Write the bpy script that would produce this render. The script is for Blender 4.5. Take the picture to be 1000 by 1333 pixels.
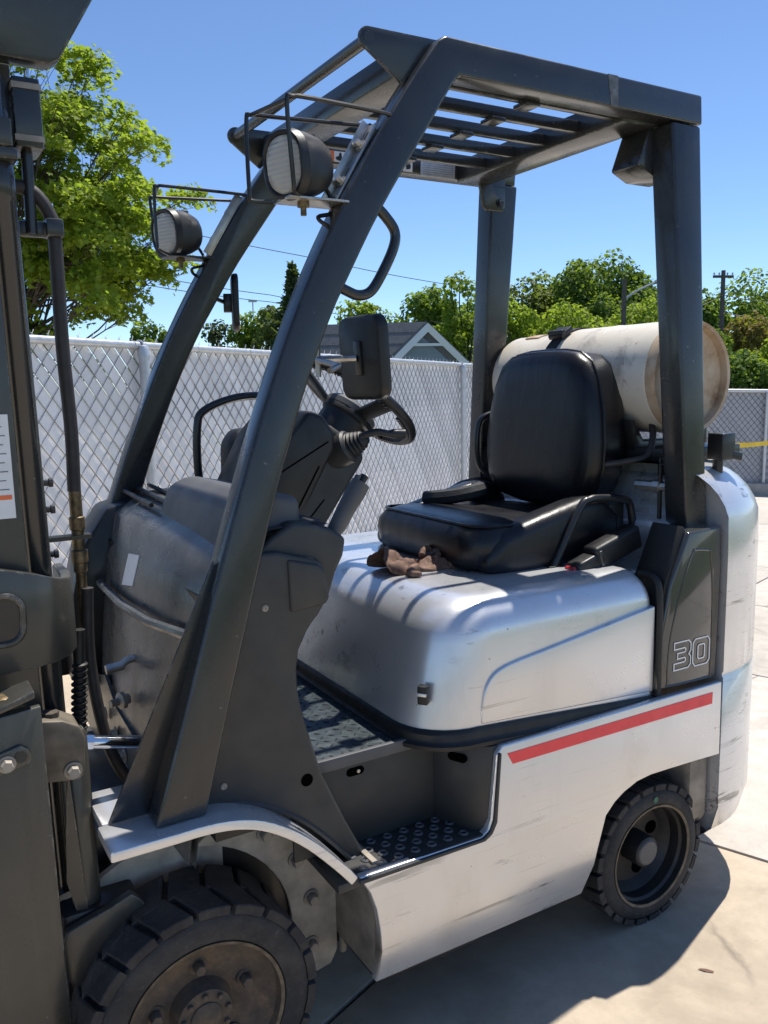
import bpy, bmesh, math, random
import numpy as np
from mathutils import Vector, Matrix
R_ = math.radians
for o in list(bpy.data.objects): bpy.data.objects.remove(o)
scn = bpy.context.scene
COL = scn.collection

# ------------------------------------------------------------------ camera
CAM = Vector((-0.4091, -1.3456, 1.3815)); YAW, PIT, ROL, FPX = R_(30.3527), R_(8.5988), R_(-1.2105), 1094.6
cF = Vector((math.sin(YAW)*math.cos(PIT), math.cos(YAW)*math.cos(PIT), -math.sin(PIT)))
cR0 = Vector((math.cos(YAW), -math.sin(YAW), 0)); cU0 = cR0.cross(cF)
cR = cR0*math.cos(ROL)+cU0*math.sin(ROL); cU = -cR0*math.sin(ROL)+cU0*math.cos(ROL)
cam = bpy.data.cameras.new('camera'); camo = bpy.data.objects.new('camera', cam); COL.objects.link(camo)
cam.sensor_fit = 'VERTICAL'; cam.sensor_height = 36.0; cam.lens = FPX/1333*36.0
cam.clip_start = 0.05; cam.clip_end = 2000
m = Matrix.Identity(4)
for i in range(3):
    m[i][0] = cR[i]; m[i][1] = cU[i]; m[i][2] = -cF[i]; m[i][3] = CAM[i]
camo.matrix_world = m
scn.camera = camo
def at(px, py, d):      # a place d metres ahead of where the photographer stood
    return CAM + (cF + cR*((px-500)/FPX) + cU*((666.5-py)/FPX))*d

# ------------------------------------------------------------------ light
SUN = Vector((0.38, 0.13, 1.0)).normalized()
EL = math.asin(SUN.z); AZ = math.atan2(SUN.x, SUN.y)
w = bpy.data.worlds.new('World'); scn.world = w; w.use_nodes = True
nt = w.node_tree; bg = nt.nodes['Background']; sky = nt.nodes.new('ShaderNodeTexSky')
sky.sky_type = 'NISHITA'; sky.sun_disc = False; sky.sun_elevation = EL; sky.sun_rotation = AZ
sky.altitude = 2500; sky.air_density = 1.0; sky.dust_density = 0.0; sky.ozone_density = 6.0
nt.links.new(sky.outputs[0], bg.inputs[0]); bg.inputs[1].default_value = 0.125
sl = bpy.data.lights.new('sun', 'SUN'); sl.energy = 4.7; sl.angle = R_(0.53); sl.color = (1, 0.95, 0.87)
so = bpy.data.objects.new('sun', sl); COL.objects.link(so)
so.rotation_euler = SUN.to_track_quat('Z', 'Y').to_euler(); so.location = (3, 3, 8)
vs = scn.view_settings; vs.view_transform = 'Standard'; vs.look = 'None'; vs.exposure = 0.52; vs.gamma = 1; vs.use_curve_mapping = False
scn.render.engine = 'CYCLES'

# ------------------------------------------------------------------ materials
MATS = {}
class NT:
    def __init__(s, name):
        s.m = bpy.data.materials.new(name); s.m.use_nodes = True; s.t = s.m.node_tree
        s.b = s.t.nodes['Principled BSDF']; s.tc = None
    def n(s, typ, **kw):
        nd = s.t.nodes.new('ShaderNode'+typ)
        for k, v in kw.items():
            if k in nd.inputs: nd.inputs[k].default_value = v
            else: setattr(nd, k, v)
        return nd
    def l(s, a, b): s.t.links.new(a, b)
    def co(s, scale=(1, 1, 1), rot=(0, 0, 0), loc=(0, 0, 0)):
        if not s.tc: s.tc = s.n('TexCoord')
        mp = s.n('Mapping'); mp.inputs['Scale'].default_value = scale; mp.inputs['Rotation'].default_value = rot; mp.inputs['Location'].default_value = loc
        s.l(s.tc.outputs['Object'], mp.inputs[0]); return mp.outputs[0]
    def noise(s, scale, detail=4, rough=.55, vec=None, dist=0.):
        nd = s.n('TexNoise', Scale=scale, Detail=detail, Roughness=rough, Distortion=dist)
        s.l(vec if vec else s.co(), nd.inputs['Vector']); return nd.outputs['Fac']
    def ramp(s, fac, stops):
        r = s.n('ValToRGB'); el = r.color_ramp.elements
        while len(el) < len(stops): el.new(.5)
        for e, (p, c) in zip(el, stops):
            e.position = p; e.color = (c, c, c, 1) if not hasattr(c, '__len__') else (*c, 1)
        s.l(fac, r.inputs[0]); return r.outputs[0]
    def mix(s, fac, a, b):
        nd = s.n('Mix', data_type='RGBA')
        for v, i in ((fac, 0), (a, 6), (b, 7)):
            if isinstance(v, (int, float)): nd.inputs[i].default_value = v
            elif hasattr(v, '__len__'): nd.inputs[i].default_value = (*v, 1)
            else: s.l(v, nd.inputs[i])
        return nd.outputs[2]
    def math(s, op, a, b=0.):
        nd = s.n('Math', operation=op)
        for v, i in ((a, 0), (b, 1)):
            if isinstance(v, (int, float)): nd.inputs[i].default_value = v
            else: s.l(v, nd.inputs[i])
        return nd.outputs[0]
    def bump(s, h, strength=.3, dist=.01):
        nd = s.n('Bump', Strength=strength, Distance=dist); s.l(h, nd.inputs['Height']); s.l(nd.outputs[0], s.b.inputs['Normal'])
    def col(s, v): s.l(v, s.b.inputs['Base Color'])
    def rough(s, v): s.l(v, s.b.inputs['Roughness'])
    def set(s, **kw):
        for k, v in kw.items():
            k = k.replace('_', ' '); i = s.b.inputs[k]
            i.default_value = (*v, 1) if hasattr(v, '__len__') and len(v) == 3 else v
def plain(name, c, rough=.5, metal=0., var=.12, scale=30, bump=0., bscale=200, coat=0., spec=.5):
    t = NT(name); t.set(Base_Color=c, Roughness=rough, Metallic=metal, Coat_Weight=coat, Specular_IOR_Level=spec)
    f = t.noise(scale, 5); a = tuple(x*(1-var) for x in c); b = tuple(min(1, x*(1+var)) for x in c)
    t.col(t.ramp(f, [(.3, a), (.7, b)])); t.rough(t.ramp(t.noise(scale*1.7, 4), [(.3, max(.02, rough-.08)), (.7, min(1, rough+.1))]))
    if bump: t.bump(t.noise(bscale, 3), bump, .002)
    MATS[name] = t.m; return t.m
def edge_wear(t, radius=.006):      # paint rubbed off the arrises
    bv = t.n('Bevel'); bv.samples = 4; bv.inputs['Radius'].default_value = radius; ge = t.n('NewGeometry')
    d = t.n('VectorMath', operation='DOT_PRODUCT'); t.l(bv.outputs[0], d.inputs[0]); t.l(ge.outputs['Normal'], d.inputs[1])
    e = t.ramp(d.outputs['Value'], [(.90, 1.), (.985, 0.)]); k = t.ramp(t.noise(38, 6, .75), [(.50, 0.), (.60, 1.)])
    return t.math('MULTIPLY', e, k)
def mk_paint(name, c, dust, rough=.33, chips=True):
    t = NT(name); t.set(Coat_Weight=.25, Coat_Roughness=.12, Specular_IOR_Level=.5)
    big = t.noise(4, 5); fine = t.noise(60, 4)
    c2 = t.mix(t.ramp(big, [(.42, 0.), (.75, .55)]), c, dust)
    drip = t.noise(26, 5, .6, t.co((1, 1, .07))); c2 = t.mix(t.ramp(drip, [(.55, 0.), (.78, .35)]), c2, dust)
    if chips:
        sc = t.noise(11, 7, .75, t.co((1, 1, .22), (0, .5, 0)), .3)
        c2 = t.mix(t.ramp(sc, [(.66, 0.), (.70, .45)]), c2, (.15, .145, .13))
        sp = t.noise(75, 3, .5); c2 = t.mix(t.ramp(sp, [(.735, 0.), (.75, .7)]), c2, (.20, .19, .17))
        c2 = t.mix(t.math('MULTIPLY', edge_wear(t), .8), c2, (.24, .225, .20))
    t.col(c2); t.rough(t.ramp(t.noise(7, 6, .65), [(.35, rough-.08), (.75, rough+.2)])); t.bump(t.math('ADD', t.noise(260, 2), t.math('MULTIPLY', t.noise(18, 3), .8)), .07, .0015)
    MATS[name] = t.m; return t.m
P_DARK = mk_paint('guard_paint', (.0205, .0215, .0220), (.044, .043, .039), .26)
P_MAST = mk_paint('mast_paint', (.034, .034, .030), (.088, .081, .066), .34)
P_BLACK = mk_paint('black_paint', (.008, .0085, .010), (.022, .021, .020), .4, False)
def mk_silver():
    t = NT('silver_paint'); t.set(Metallic=.60, Coat_Weight=.45, Coat_Roughness=.08)
    base = t.mix(t.noise(3, 4), (.65, .65, .665), (.72, .72, .725))
    # drag scratches with a shape of their own, running along the truck
    s1 = t.noise(14, 7, .72, t.co((.16, 1, 1.6), (0, .18, 0)), .2); s2 = t.noise(55, 5, .6, t.co((.05, 1, 2.2), (0, .3, 0)))
    zone = t.ramp(t.noise(2.3, 3), [(.44, 0.), (.56, 1.)])
    scr = t.math('MULTIPLY', t.ramp(s1, [(.595, 0.), (.635, .8)]), zone)
    base = t.mix(scr, base, (.10, .095, .09))
    base = t.mix(t.math('MULTIPLY', t.ramp(s2, [(.60, 0.), (.68, .35)]), zone), base, (.3, .29, .27))
    s3 = t.noise(30, 6, .7, t.co((.03, 1, 3.2), (0, .22, 0), (3, 1, 2)), .1); z3 = t.ramp(t.noise(3.1, 4, .6, t.co(loc=(5, 2, 1))), [(.5, 0.), (.6, 1.)])
    base = t.mix(t.math('MULTIPLY', t.ramp(s3, [(.60, 0.), (.64, .6)]), z3), base, (.16, .15, .14))
    sp = t.noise(70, 3, .5); base = t.mix(t.ramp(sp, [(.735, 0.), (.755, .7)]), base, (.16, .13, .10))
    gr_ = t.noise(6, 7, .65, t.co((1, 1, .35))); base = t.mix(t.ramp(gr_, [(.52, 0.), (.75, .30)]), base, (.42, .39, .34))
    base = t.mix(t.math('MULTIPLY', edge_wear(t, .003), .6), base, (.14, .12, .10))
    t.col(base); t.rough(t.ramp(t.noise(7, 5), [(.3, .24), (.7, .37)])); t.bump(t.noise(9, 2), .04, .01)
    return t.m
SILVER = mk_silver()
PLAST = plain('grey_plastic', (.033, .033, .032), .52, 0, .15, 14, .12, 700)
PLASTD = plain('black_plastic', (.010, .010, .011), .45, 0, .2, 14, .08, 600)
PLASTG = plain('mid_grey_plastic', (.085, .085, .088), .5, 0, .15, 10, .1, 600)
GLOSSD = plain('glossy_dark_panel', (.050, .050, .046), .12, 0, .1, 6, 0, 200, .6)
def mk_rubber():
    t = NT('rubber'); f = t.noise(9, 7, .7); g_ = t.noise(60, 5, .7)
    c = t.mix(t.ramp(f, [(.4, 0.), (.7, .8)]), (.017, .017, .019), (.060, .055, .050)); c = t.mix(t.ramp(g_, [(.58, 0.), (.72, .6)]), c, (.10, .092, .082))
    t.col(c); t.set(Roughness=.78); t.bump(t.math('ADD', g_, t.math('MULTIPLY', f, 1.5)), .45, .006); return t.m
RUBBER = mk_rubber()
RUBBERS = plain('rubber_seal', (.012, .012, .012), .55, 0, .2, 20)
HOSE = plain('hose_rubber', (.030, .026, .026), .6, 0, .25, 30)
STEEL = plain('bare_steel', (.42, .41, .39), .38, .85, .2, 40)
DULL = plain('dull_cast_steel', (.30, .265, .22), .62, .25, .35, 16, .4, 90)
CHROME = plain('chrome', (.75, .76, .78), .07, 1., .05, 20)
BRASS = plain('old_brass', (.17, .125, .07), .5, .7, .6, 60)
RED = plain('red_tape', (.84, .06, .07), .45, 0, .08, 20)
DECAL = plain('white_decal', (.72, .72, .72), .5, 0, .06, 30)
DECALG = plain('silver_decal', (.50, .51, .52), .35, .4, .12, 60)
ORANGE = plain('orange_decal', (.75, .17, .05), .5, 0, .06, 30)
INK = plain('black_ink', (.02, .02, .02), .5)
WHITEL = plain('white_lettering', (.78, .78, .78), .5, 0, .04, 30)
BUCKLE = plain('red_button', (.35, .02, .03), .4)
WEB = plain('seat_belt_webbing', (.015, .016, .018), .7, 0, .1, 40, .4, 300)
def mk_rust():
    t = NT('rusty_rim'); t.set(Metallic=.15)
    f = t.noise(26, 8, .72); g = t.noise(7, 4)
    c = t.ramp(f, [(.3, (.040, .034, .029)), (.5, (.090, .068, .050)), (.66, (.155, .105, .066)), (.8, (.20, .17, .14))])
    t.col(t.mix(t.ramp(g, [(.4, 0.), (.7, .6)]), c, (.055, .052, .049))); t.set(Roughness=.75); t.bump(f, .35, .004); return t.m
RUST = mk_rust()
def mk_vinyl():
    t = NT('black_vinyl'); t.set(Base_Color=(.007, .007, .009), Specular_IOR_Level=.42)
    t.rough(t.ramp(t.noise(10, 5), [(.3, .26), (.7, .40)]))
    wr = t.noise(16, 4, .5, t.co((1, 1, .35)), .8); gr = t.n('TexVoronoi', Scale=420.); t.l(t.co(), gr.inputs['Vector'])
    t.bump(t.math('ADD', t.math('MULTIPLY', wr, 1.), t.math('MULTIPLY', gr.outputs['Distance'], .10)), .35, .006); return t.m
VINYL = mk_vinyl()
def mk_tank():
    t = NT('cream_tank_paint'); t.set(Roughness=.42)
    st = t.noise(9, 8, .7, t.co((1, 1, .6)), .4); sp = t.noise(55, 4, .6); zone = t.noise(3.2, 3)
    c = t.mix(t.ramp(zone, [(.4, 0.), (.7, .6)]), (.68, .63, .54), (.56, .47, .36))
    c = t.mix(t.ramp(st, [(.54, 0.), (.68, .65)]), c, (.22, .20, .18))
    c = t.mix(t.ramp(sp, [(.66, 0.), (.72, .8)]), c, (.30, .16, .08))
    t.col(c); t.bump(t.noise(30, 3), .08, .003); return t.m
TANK = mk_tank()
def mk_tankring():
    t = NT('rust_stained_ring'); t.set(Roughness=.6)
    f = t.noise(14, 7, .65); t.col(t.ramp(f, [(.3, (.58, .48, .36)), (.52, (.48, .35, .23)), (.68, (.28, .16, .085))])); t.bump(f, .2, .003); return t.m
TANKR = mk_tankring()
def mk_conc(name, a, b, s=0.):
    t = NT(name); t.set(Roughness=.85, Specular_IOR_Level=.25); v = t.co(loc=(s, s*.7, 0))
    big = t.noise(.9, 6, .6, v); mid = t.noise(11, 7, .7, v); fine = t.noise(230, 3, .6, v)
    c = t.mix(t.ramp(big, [(.3, 0.), (.7, 1.)]), a, b)
    c = t.mix(t.ramp(mid, [(.35, .5), (.6, 0.)]), c, tuple(x*.72 for x in a))
    stain = t.noise(2.6, 6, .62, v, .6); c = t.mix(t.ramp(stain, [(.53, 0.), (.66, .38)]), c, tuple(x*.55 for x in a))
    crk = t.n('TexVoronoi', Scale=.55); crk.feature = 'DISTANCE_TO_EDGE'; wv_ = t.n('TexNoise', Scale=6., Detail=6.); t.l(v, wv_.inputs['Vector']); vm = t.n('VectorMath', operation='MULTIPLY_ADD'); t.l(wv_.outputs['Color'], vm.inputs[0]); vm.inputs[1].default_value = (.16, .16, 0); t.l(v, vm.inputs[2]); t.l(vm.outputs[0], crk.inputs['Vector'])
    ck = t.math('MULTIPLY', t.ramp(crk.outputs['Distance'], [(.0, .8), (.0028, 0.)]), t.ramp(t.noise(.8, 2, .5, v), [(.5, 0.), (.56, 1.)])); c = t.mix(ck, c, (.10, .085, .07))
    spots = t.noise(17, 3, .5, v); c = t.mix(t.ramp(spots, [(.72, 0.), (.78, .5)]), c, tuple(x*.45 for x in a))
    grit = t.noise(120, 2, .5, v); c = t.mix(t.ramp(grit, [(.68, 0.), (.75, .35)]), c, (.25, .22, .18))
    t.col(c); t.bump(t.math('ADD', t.math('MULTIPLY', mid, .6), t.math('MULTIPLY', fine, .35)), .28, .006); return t.m
CONC = [mk_conc('concrete_tan', (.425, .352, .265), (.475, .40, .305)), mk_conc('concrete_pale', (.50, .45, .39), (.56, .51, .45), 3.), mk_conc('concrete_grey', (.44, .40, .34), (.50, .46, .40), 7.)]
SOIL = plain('joint_filler', (.10, .085, .07), .9, 0, .3, 3)
GRASS = plain('field_grass', (.07, .10, .03), .9, 0, .4, 1.5)
CURB = mk_conc('concrete_kerb', (.42, .38, .32), (.46, .42, .36), 11.)
def mk_slat(name, c, tr):
    t = NT(name); oi = t.n('ObjectInfo'); f = t.ramp(oi.outputs['Random'], [(0., .90), (1., 1.04)])
    mul = t.n('Mix', data_type='RGBA', blend_type='MULTIPLY'); mul.inputs[0].default_value = 1.; mul.inputs[6].default_value = (*c, 1); t.l(f, mul.inputs[7])
    col_ = t.mix(t.ramp(t.noise(5, 6, .6), [(.5, 0.), (.8, .25)]), mul.outputs[2], tuple(x*.7 for x in c)); t.col(col_); t.set(Roughness=.45)
    tl = t.n('BsdfTranslucent'); t.l(col_, tl.inputs[0]); mx = t.n('MixShader'); mx.inputs[0].default_value = tr
    t.l(t.b.outputs[0], mx.inputs[1]); t.l(tl.outputs[0], mx.inputs[2]); t.l(mx.outputs[0], t.t.nodes['Material Output'].inputs[0]); return t.m
VSLAT = mk_slat('white_vinyl_slat', (.86, .86, .86), .42)
VGREY = mk_slat('grey_vinyl_slat', (.40, .41, .44), .15)
GALV = plain('galvanised_steel', (.50, .52, .54), .42, .55, .12, 25)
WIRE = plain('galvanised_wire', (.20, .21, .23), .5, .6, .2, 40)
BARK = plain('bark', (.075, .058, .045), .9, 0, .4, 12, .6, 60)
WOODP = plain('grey_pole_wood', (.10, .085, .075), .85, 0, .3, 8, .4, 60)
ROOF = plain('grey_shingle', (.15, .145, .152), .85, 0, .18, 9, .3, 40)
SIDING = plain('grey_blue_siding', (.23, .27, .30), .6, 0, .06, 2)
TRIM = plain('white_trim', (.75, .74, .72), .5, 0, .04, 3)
YELLOW = plain('yellow_tape', (.80, .52, .02), .45, 0, .08, 10)
def mk_leather():
    t = NT('brown_leather'); t.set(Roughness=.8); f = t.noise(40, 6, .65)
    t.col(t.ramp(f, [(.3, (.065, .036, .026)), (.55, (.16, .088, .060)), (.8, (.31, .21, .155))])); t.bump(f, .5, .004); return t.m
LEATHER = mk_leather()
def mk_leaf(name, a, b, tr=.45):
    t = NT(name); nt = t.t; geo = t.n('NewGeometry'); c = t.ramp(geo.outputs['Random Per Island'], [(0., a), (1., b)])
    d = t.n('BsdfDiffuse'); tl = t.n('BsdfTranslucent'); gl = t.n('BsdfGlossy'); gl.inputs['Roughness'].default_value = .6
    t.l(c, d.inputs[0]); tc = t.mix(.55, c, (.38, .52, .04)); t.l(tc, tl.inputs[0])
    mx = t.n('MixShader'); mx.inputs[0].default_value = tr; t.l(d.outputs[0], mx.inputs[1]); t.l(tl.outputs[0], mx.inputs[2])
    m2 = t.n('MixShader'); m2.inputs[0].default_value = .02; t.l(mx.outputs[0], m2.inputs[1]); t.l(gl.outputs[0], m2.inputs[2])
    t.l(m2.outputs[0], nt.nodes['Material Output'].inputs[0]); return t.m
LEAF_MAPLE = mk_leaf('maple_leaf', (.15, .23, .018), (.31, .37, .034), .6)
LEAF = {'dark': mk_leaf('dark_leaf', (.055, .11, .018), (.12, .19, .030), .45), 'mid': mk_leaf('mid_leaf', (.085, .15, .022), (.16, .24, .036), .5),
        'bright': mk_leaf('bright_leaf', (.16, .23, .018), (.27, .34, .034), .55), 'olive': mk_leaf('olive_leaf', (.10, .125, .035), (.17, .19, .055), .45),
        'rust': mk_leaf('rust_leaf', (.16, .10, .025), (.24, .17, .04), .35), 'fir': mk_leaf('fir_needle', (.026, .046, .020), (.065, .085, .036), .25)}
def mk_lens():
    t = NT('ribbed_lens'); t.set(Base_Color=(.80, .80, .76), Roughness=.12, Transmission_Weight=.55, IOR=1.3)
    wv = t.n('TexWave', Scale=36., Distortion=.3); wv.bands_direction = 'Z'; t.l(t.co(), wv.inputs['Vector']); t.bump(wv.outputs['Fac'], .5, .002); return t.m
LENS = mk_lens()
MIRG = plain('mirror_glass', (.8, .8, .8), .03, 1., .0)

VOID = NT('dark_opening'); VOID.set(Base_Color=(.002, .002, .002), Roughness=1., Specular_IOR_Level=0.); VOID = VOID.m  # pure black paints the shade inside holes that are not cut
# ------------------------------------------------------------------ mesh helpers
class MB:
    def __init__(s): s.v = []; s.f = []
    def add(s, vs, fs):
        o = len(s.v); s.v += [tuple(v) for v in vs]; s.f += [tuple(i+o for i in f) for f in fs]; return s
    def box(s, a, b, M=None):
        x0, y0, z0 = a; x1, y1, z1 = b
        vs = [Vector(p) for p in ((x0,y0,z0),(x1,y0,z0),(x1,y1,z0),(x0,y1,z0),(x0,y0,z1),(x1,y0,z1),(x1,y1,z1),(x0,y1,z1))]
        if M: vs = [M @ v for v in vs]
        return s.add(vs, [(0,3,2,1),(4,5,6,7),(0,1,5,4),(1,2,6,5),(2,3,7,6),(3,0,4,7)])
    def obox(s, c, ax, size):       # centred box with local axes
        c = Vector(c); X, Y, Z = [Vector(a).normalized()*h/2 for a, h in zip(ax, size)]
        vs = [c+X*i+Y*j+Z*k for k in (-1,1) for j in (-1,1) for i in (-1,1)]
        return s.add(vs, [(0,2,3,1),(4,5,7,6),(0,1,5,4),(1,3,7,5),(3,2,6,7),(2,0,4,6)])
    def prism(s, A, B):             # two matching rings
        n = len(A)
        return s.add(list(A)+list(B), [tuple(range(n))[::-1], tuple(range(n, 2*n))]+[(i,(i+1)%n,(i+1)%n+n,i+n) for i in range(n)])
    def xz(s, poly, y0, y1):        # polygon in x-z, y0/y1 numbers or functions of z
        f0 = y0 if callable(y0) else (lambda z: y0); f1 = y1 if callable(y1) else (lambda z: y1)
        return s.prism([(x, f0(z), z) for x, z in poly], [(x, f1(z), z) for x, z in poly])
    def loft(s, rings, cap=True):
        n = len(rings[0]); vs = [p for r in rings for p in r]
        fs = [(k*n+i, k*n+(i+1)%n, (k+1)*n+(i+1)%n, (k+1)*n+i) for k in range(len(rings)-1) for i in range(n)]
        if cap: fs += [tuple(range(n))[::-1], tuple(range((len(rings)-1)*n, len(rings)*n))]
        return s.add(vs, fs)
    def tube(s, pts, r, n=10, closed=False):
        pts = [Vector(p) for p in pts]; N = len(pts); rs = r if hasattr(r, '__len__') else [r]*N
        rings = []; up = None
        for i, p in enumerate(pts):
            a = pts[(i-1) % N] if (closed or i) else p; b = pts[(i+1) % N] if (closed or i < N-1) else p
            d = (b-a).normalized()
            if up is None: up = d.orthogonal().normalized()
            else: up = (up-d*up.dot(d)).normalized()
            q = d.cross(up)
            rings.append([p+(up*math.cos(2*math.pi*k/n)+q*math.sin(2*math.pi*k/n))*rs[i] for k in range(n)])
        if closed:
            o = len(s.v); s.loft(rings, False)
            best = min(range(n), key=lambda k: (rings[0][k]-rings[-1][0]).length)
            s.f += [(o+(N-1)*n+i, o+(N-1)*n+(i+1)%n, o+(i+1+best)%n, o+(i+best)%n) for i in range(n)]
            return s
        return s.loft(rings)
    def lathe(s, prof, org, axis, n=32, closed=False, ref=None):
        org = Vector(org); ax = Vector(axis).normalized(); u = (Vector(ref) if ref else ax.orthogonal()).normalized(); u = (u-ax*u.dot(ax)).normalized(); q = ax.cross(u)
        rings = [[org+ax*h+(u*math.cos(2*math.pi*k/n)+q*math.sin(2*math.pi*k/n))*max(r, 1e-4) for k in range(n)] for r, h in prof]
        if closed: rings.append(rings[0])
        return s.loft(rings, not closed)
def smooth_path(pts, k=6, closed=False):
    P = [Vector(p) for p in pts]; n = len(P); out = []
    for i in range(n if closed else n-1):
        p0 = P[(i-1) % n] if (closed or i) else P[0]; p1 = P[i]; p2 = P[(i+1) % n]; p3 = P[(i+2) % n] if (closed or i < n-2) else P[-1]
        for j in range(k):
            t = j/k; out.append(.5*((2*p1)+(p2-p0)*t+(2*p0-5*p1+4*p2-p3)*t*t+(3*p1-p0-3*p2+p3)*t**3))
    if not closed: out.append(P[-1])
    return out
def obj(name, mb, mat, parent=None, bevel=0., seg=2, ang=40, angb=30, kind=None, label=None, mats=None):
    me = bpy.data.meshes.new(name)
    if isinstance(mb, MB): me.from_pydata(mb.v, [], mb.f)
    else: me = mb
    if isinstance(mb, MB):
        bm = bmesh.new(); bm.from_mesh(me)
        bmesh.ops.remove_doubles(bm, verts=bm.verts, dist=1e-6)
        bmesh.ops.recalc_face_normals(bm, faces=bm.faces)
        if bevel:
            es = [e for e in bm.edges if len(e.link_faces) == 2 and e.calc_face_angle(0) > R_(angb)]
            bmesh.ops.bevel(bm, geom=es, offset=bevel, offset_type='OFFSET', segments=seg, profile=.5, affect='EDGES', clamp_overlap=True)
        bm.to_mesh(me); bm.free()
        me.shade_smooth(); me.set_sharp_from_angle(angle=R_(ang))
    me.materials.append(mat)
    for x in mats or []: me.materials.append(x)
    o = bpy.data.objects.new(name, me); COL.objects.link(o)
    if parent: o.parent = parent
    if kind: o['kind'] = kind
    if label: o['label'] = label
    return o
def thing(name, label, cat, loc=(0,0,0), group=None):
    o = bpy.data.objects.new(name, None); COL.objects.link(o); o.location = loc; o.empty_display_size = .2
    o['label'] = label; o['category'] = cat
    if group: o['group'] = group
    return o
def tag(o, label, cat, group=None):
    o['label'] = label; o['category'] = cat
    if group: o['group'] = group
    return o
def inst(src, name, parent, loc):      # a copy sharing mesh data
    o = bpy.data.objects.new(name, src.data); COL.objects.link(o); o.parent = parent; o.location = loc; return o
def hexhead(r, h, ax, washer=True):
    m = MB(); a = Vector(ax).normalized()
    if washer: m.lathe([(0, 0), (r*1.45, 0), (r*1.45, h*.2), (0, h*.2)], (0,0,0), a, 18)
    m.lathe([(0, h*.2), (r, h*.2), (r, h*.85), (r*.82, h), (0, h)], (0,0,0), a, 6); return m
ROUND = lambda c, r, n=8, a0=0., a1=2*math.pi: [(c[0]+r*math.cos(a0+(a1-a0)*k/n), c[1]+r*math.sin(a0+(a1-a0)*k/n)) for k in range(n+1)]
def rrect(x0, y0, x1, y1, r, n=5):
    P = []
    for cx, cy, a in ((x1-r, y1-r, 0), (x0+r, y1-r, 90), (x0+r, y0+r, 180), (x1-r, y0+r, 270)):
        P += ROUND((cx, cy), r, n, R_(a), R_(a+90))
    return P
W = 1.065

# ================================================================== SETTING
def gz(x, y=0): return -0.0625*max(0., min(x, 35)-3.0)**1.0 if x > 3 else 0.
def struct(o): o['kind'] = 'structure'; return o
g = MB(); xs = [-300,-60,-20,-8,3,6,10,14,20,35,60,120,600]; ys = [-200,-30,-8,0,5,9,14,20,40,80,160,600]
for x in xs:
    for y in ys: g.v.append((x, y, gz(x)-.03))
ny = len(ys)
for i in range(len(xs)-1):
    for j in range(ny-1): g.f.append((i*ny+j, (i+1)*ny+j, (i+1)*ny+j+1, i*ny+j+1))
ground = struct(obj('ground', g, GRASS, ang=180))
UD = Vector((.93, .367, 0)).normalized(); VD = Vector((-UD.y, UD.x, 0))
def uv(u, v, dz=0.):
    p = UD*u+VD*v; return (p.x, p.y, gz(p.x)+dz)
yd = MB(); n = 24
for i in range(n+1):
    for j in range(n+1): yd.v.append(uv(-6+26*i/n, -6+20*j/n, -.018))
for i in range(n):
    for j in range(n): yd.f.append((i*(n+1)+j, (i+1)*(n+1)+j, (i+1)*(n+1)+j+1, i*(n+1)+j+1))
yard = struct(obj('pavement', yd, SOIL, ang=180))
rnd = random.Random(4)
u = 1.56-1.61*4; ci = 0
while u < 17:
    u1 = u+1.61; near = u < 1.5; v = (.04 if near else .48)-2.9*2
    while v < 9:
        v1 = v+2.9; s = MB(); q = .006; k = 4
        for i in range(k+1):
            for j in range(k+1):
                s.v.append(uv(u+q+(1.61-2*q)*i/k, v+q+(2.9-2*q)*j/k))
        for i in range(k):
            for j in range(k): s.f.append((i*(k+1)+j, (i+1)*(k+1)+j, (i+1)*(k+1)+j+1, i*(k+1)+j+1))
        ring = [i*(k+1) for i in range(k+1)]+[k*(k+1)+j for j in range(1, k+1)]+[i*(k+1)+k for i in range(k-1, -1, -1)]+[j for j in range(k-1, 0, -1)]
        b0 = len(s.v); cu, cv = u+.805, v+1.45
        for r_ in ring:
            p = s.v[r_]; s.v.append((p[0], p[1], p[2]-.014))
        L_ = len(ring)
        for a in range(L_): s.f.append((ring[a], ring[(a+1) % L_], b0+(a+1) % L_, b0+a))
        obj('slab', s, CONC[0] if near else CONC[1 if (ci % 3) else 2], yard, bevel=.004, seg=2, angb=50)
        v = v1; ci += 1
    u = u1

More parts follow.
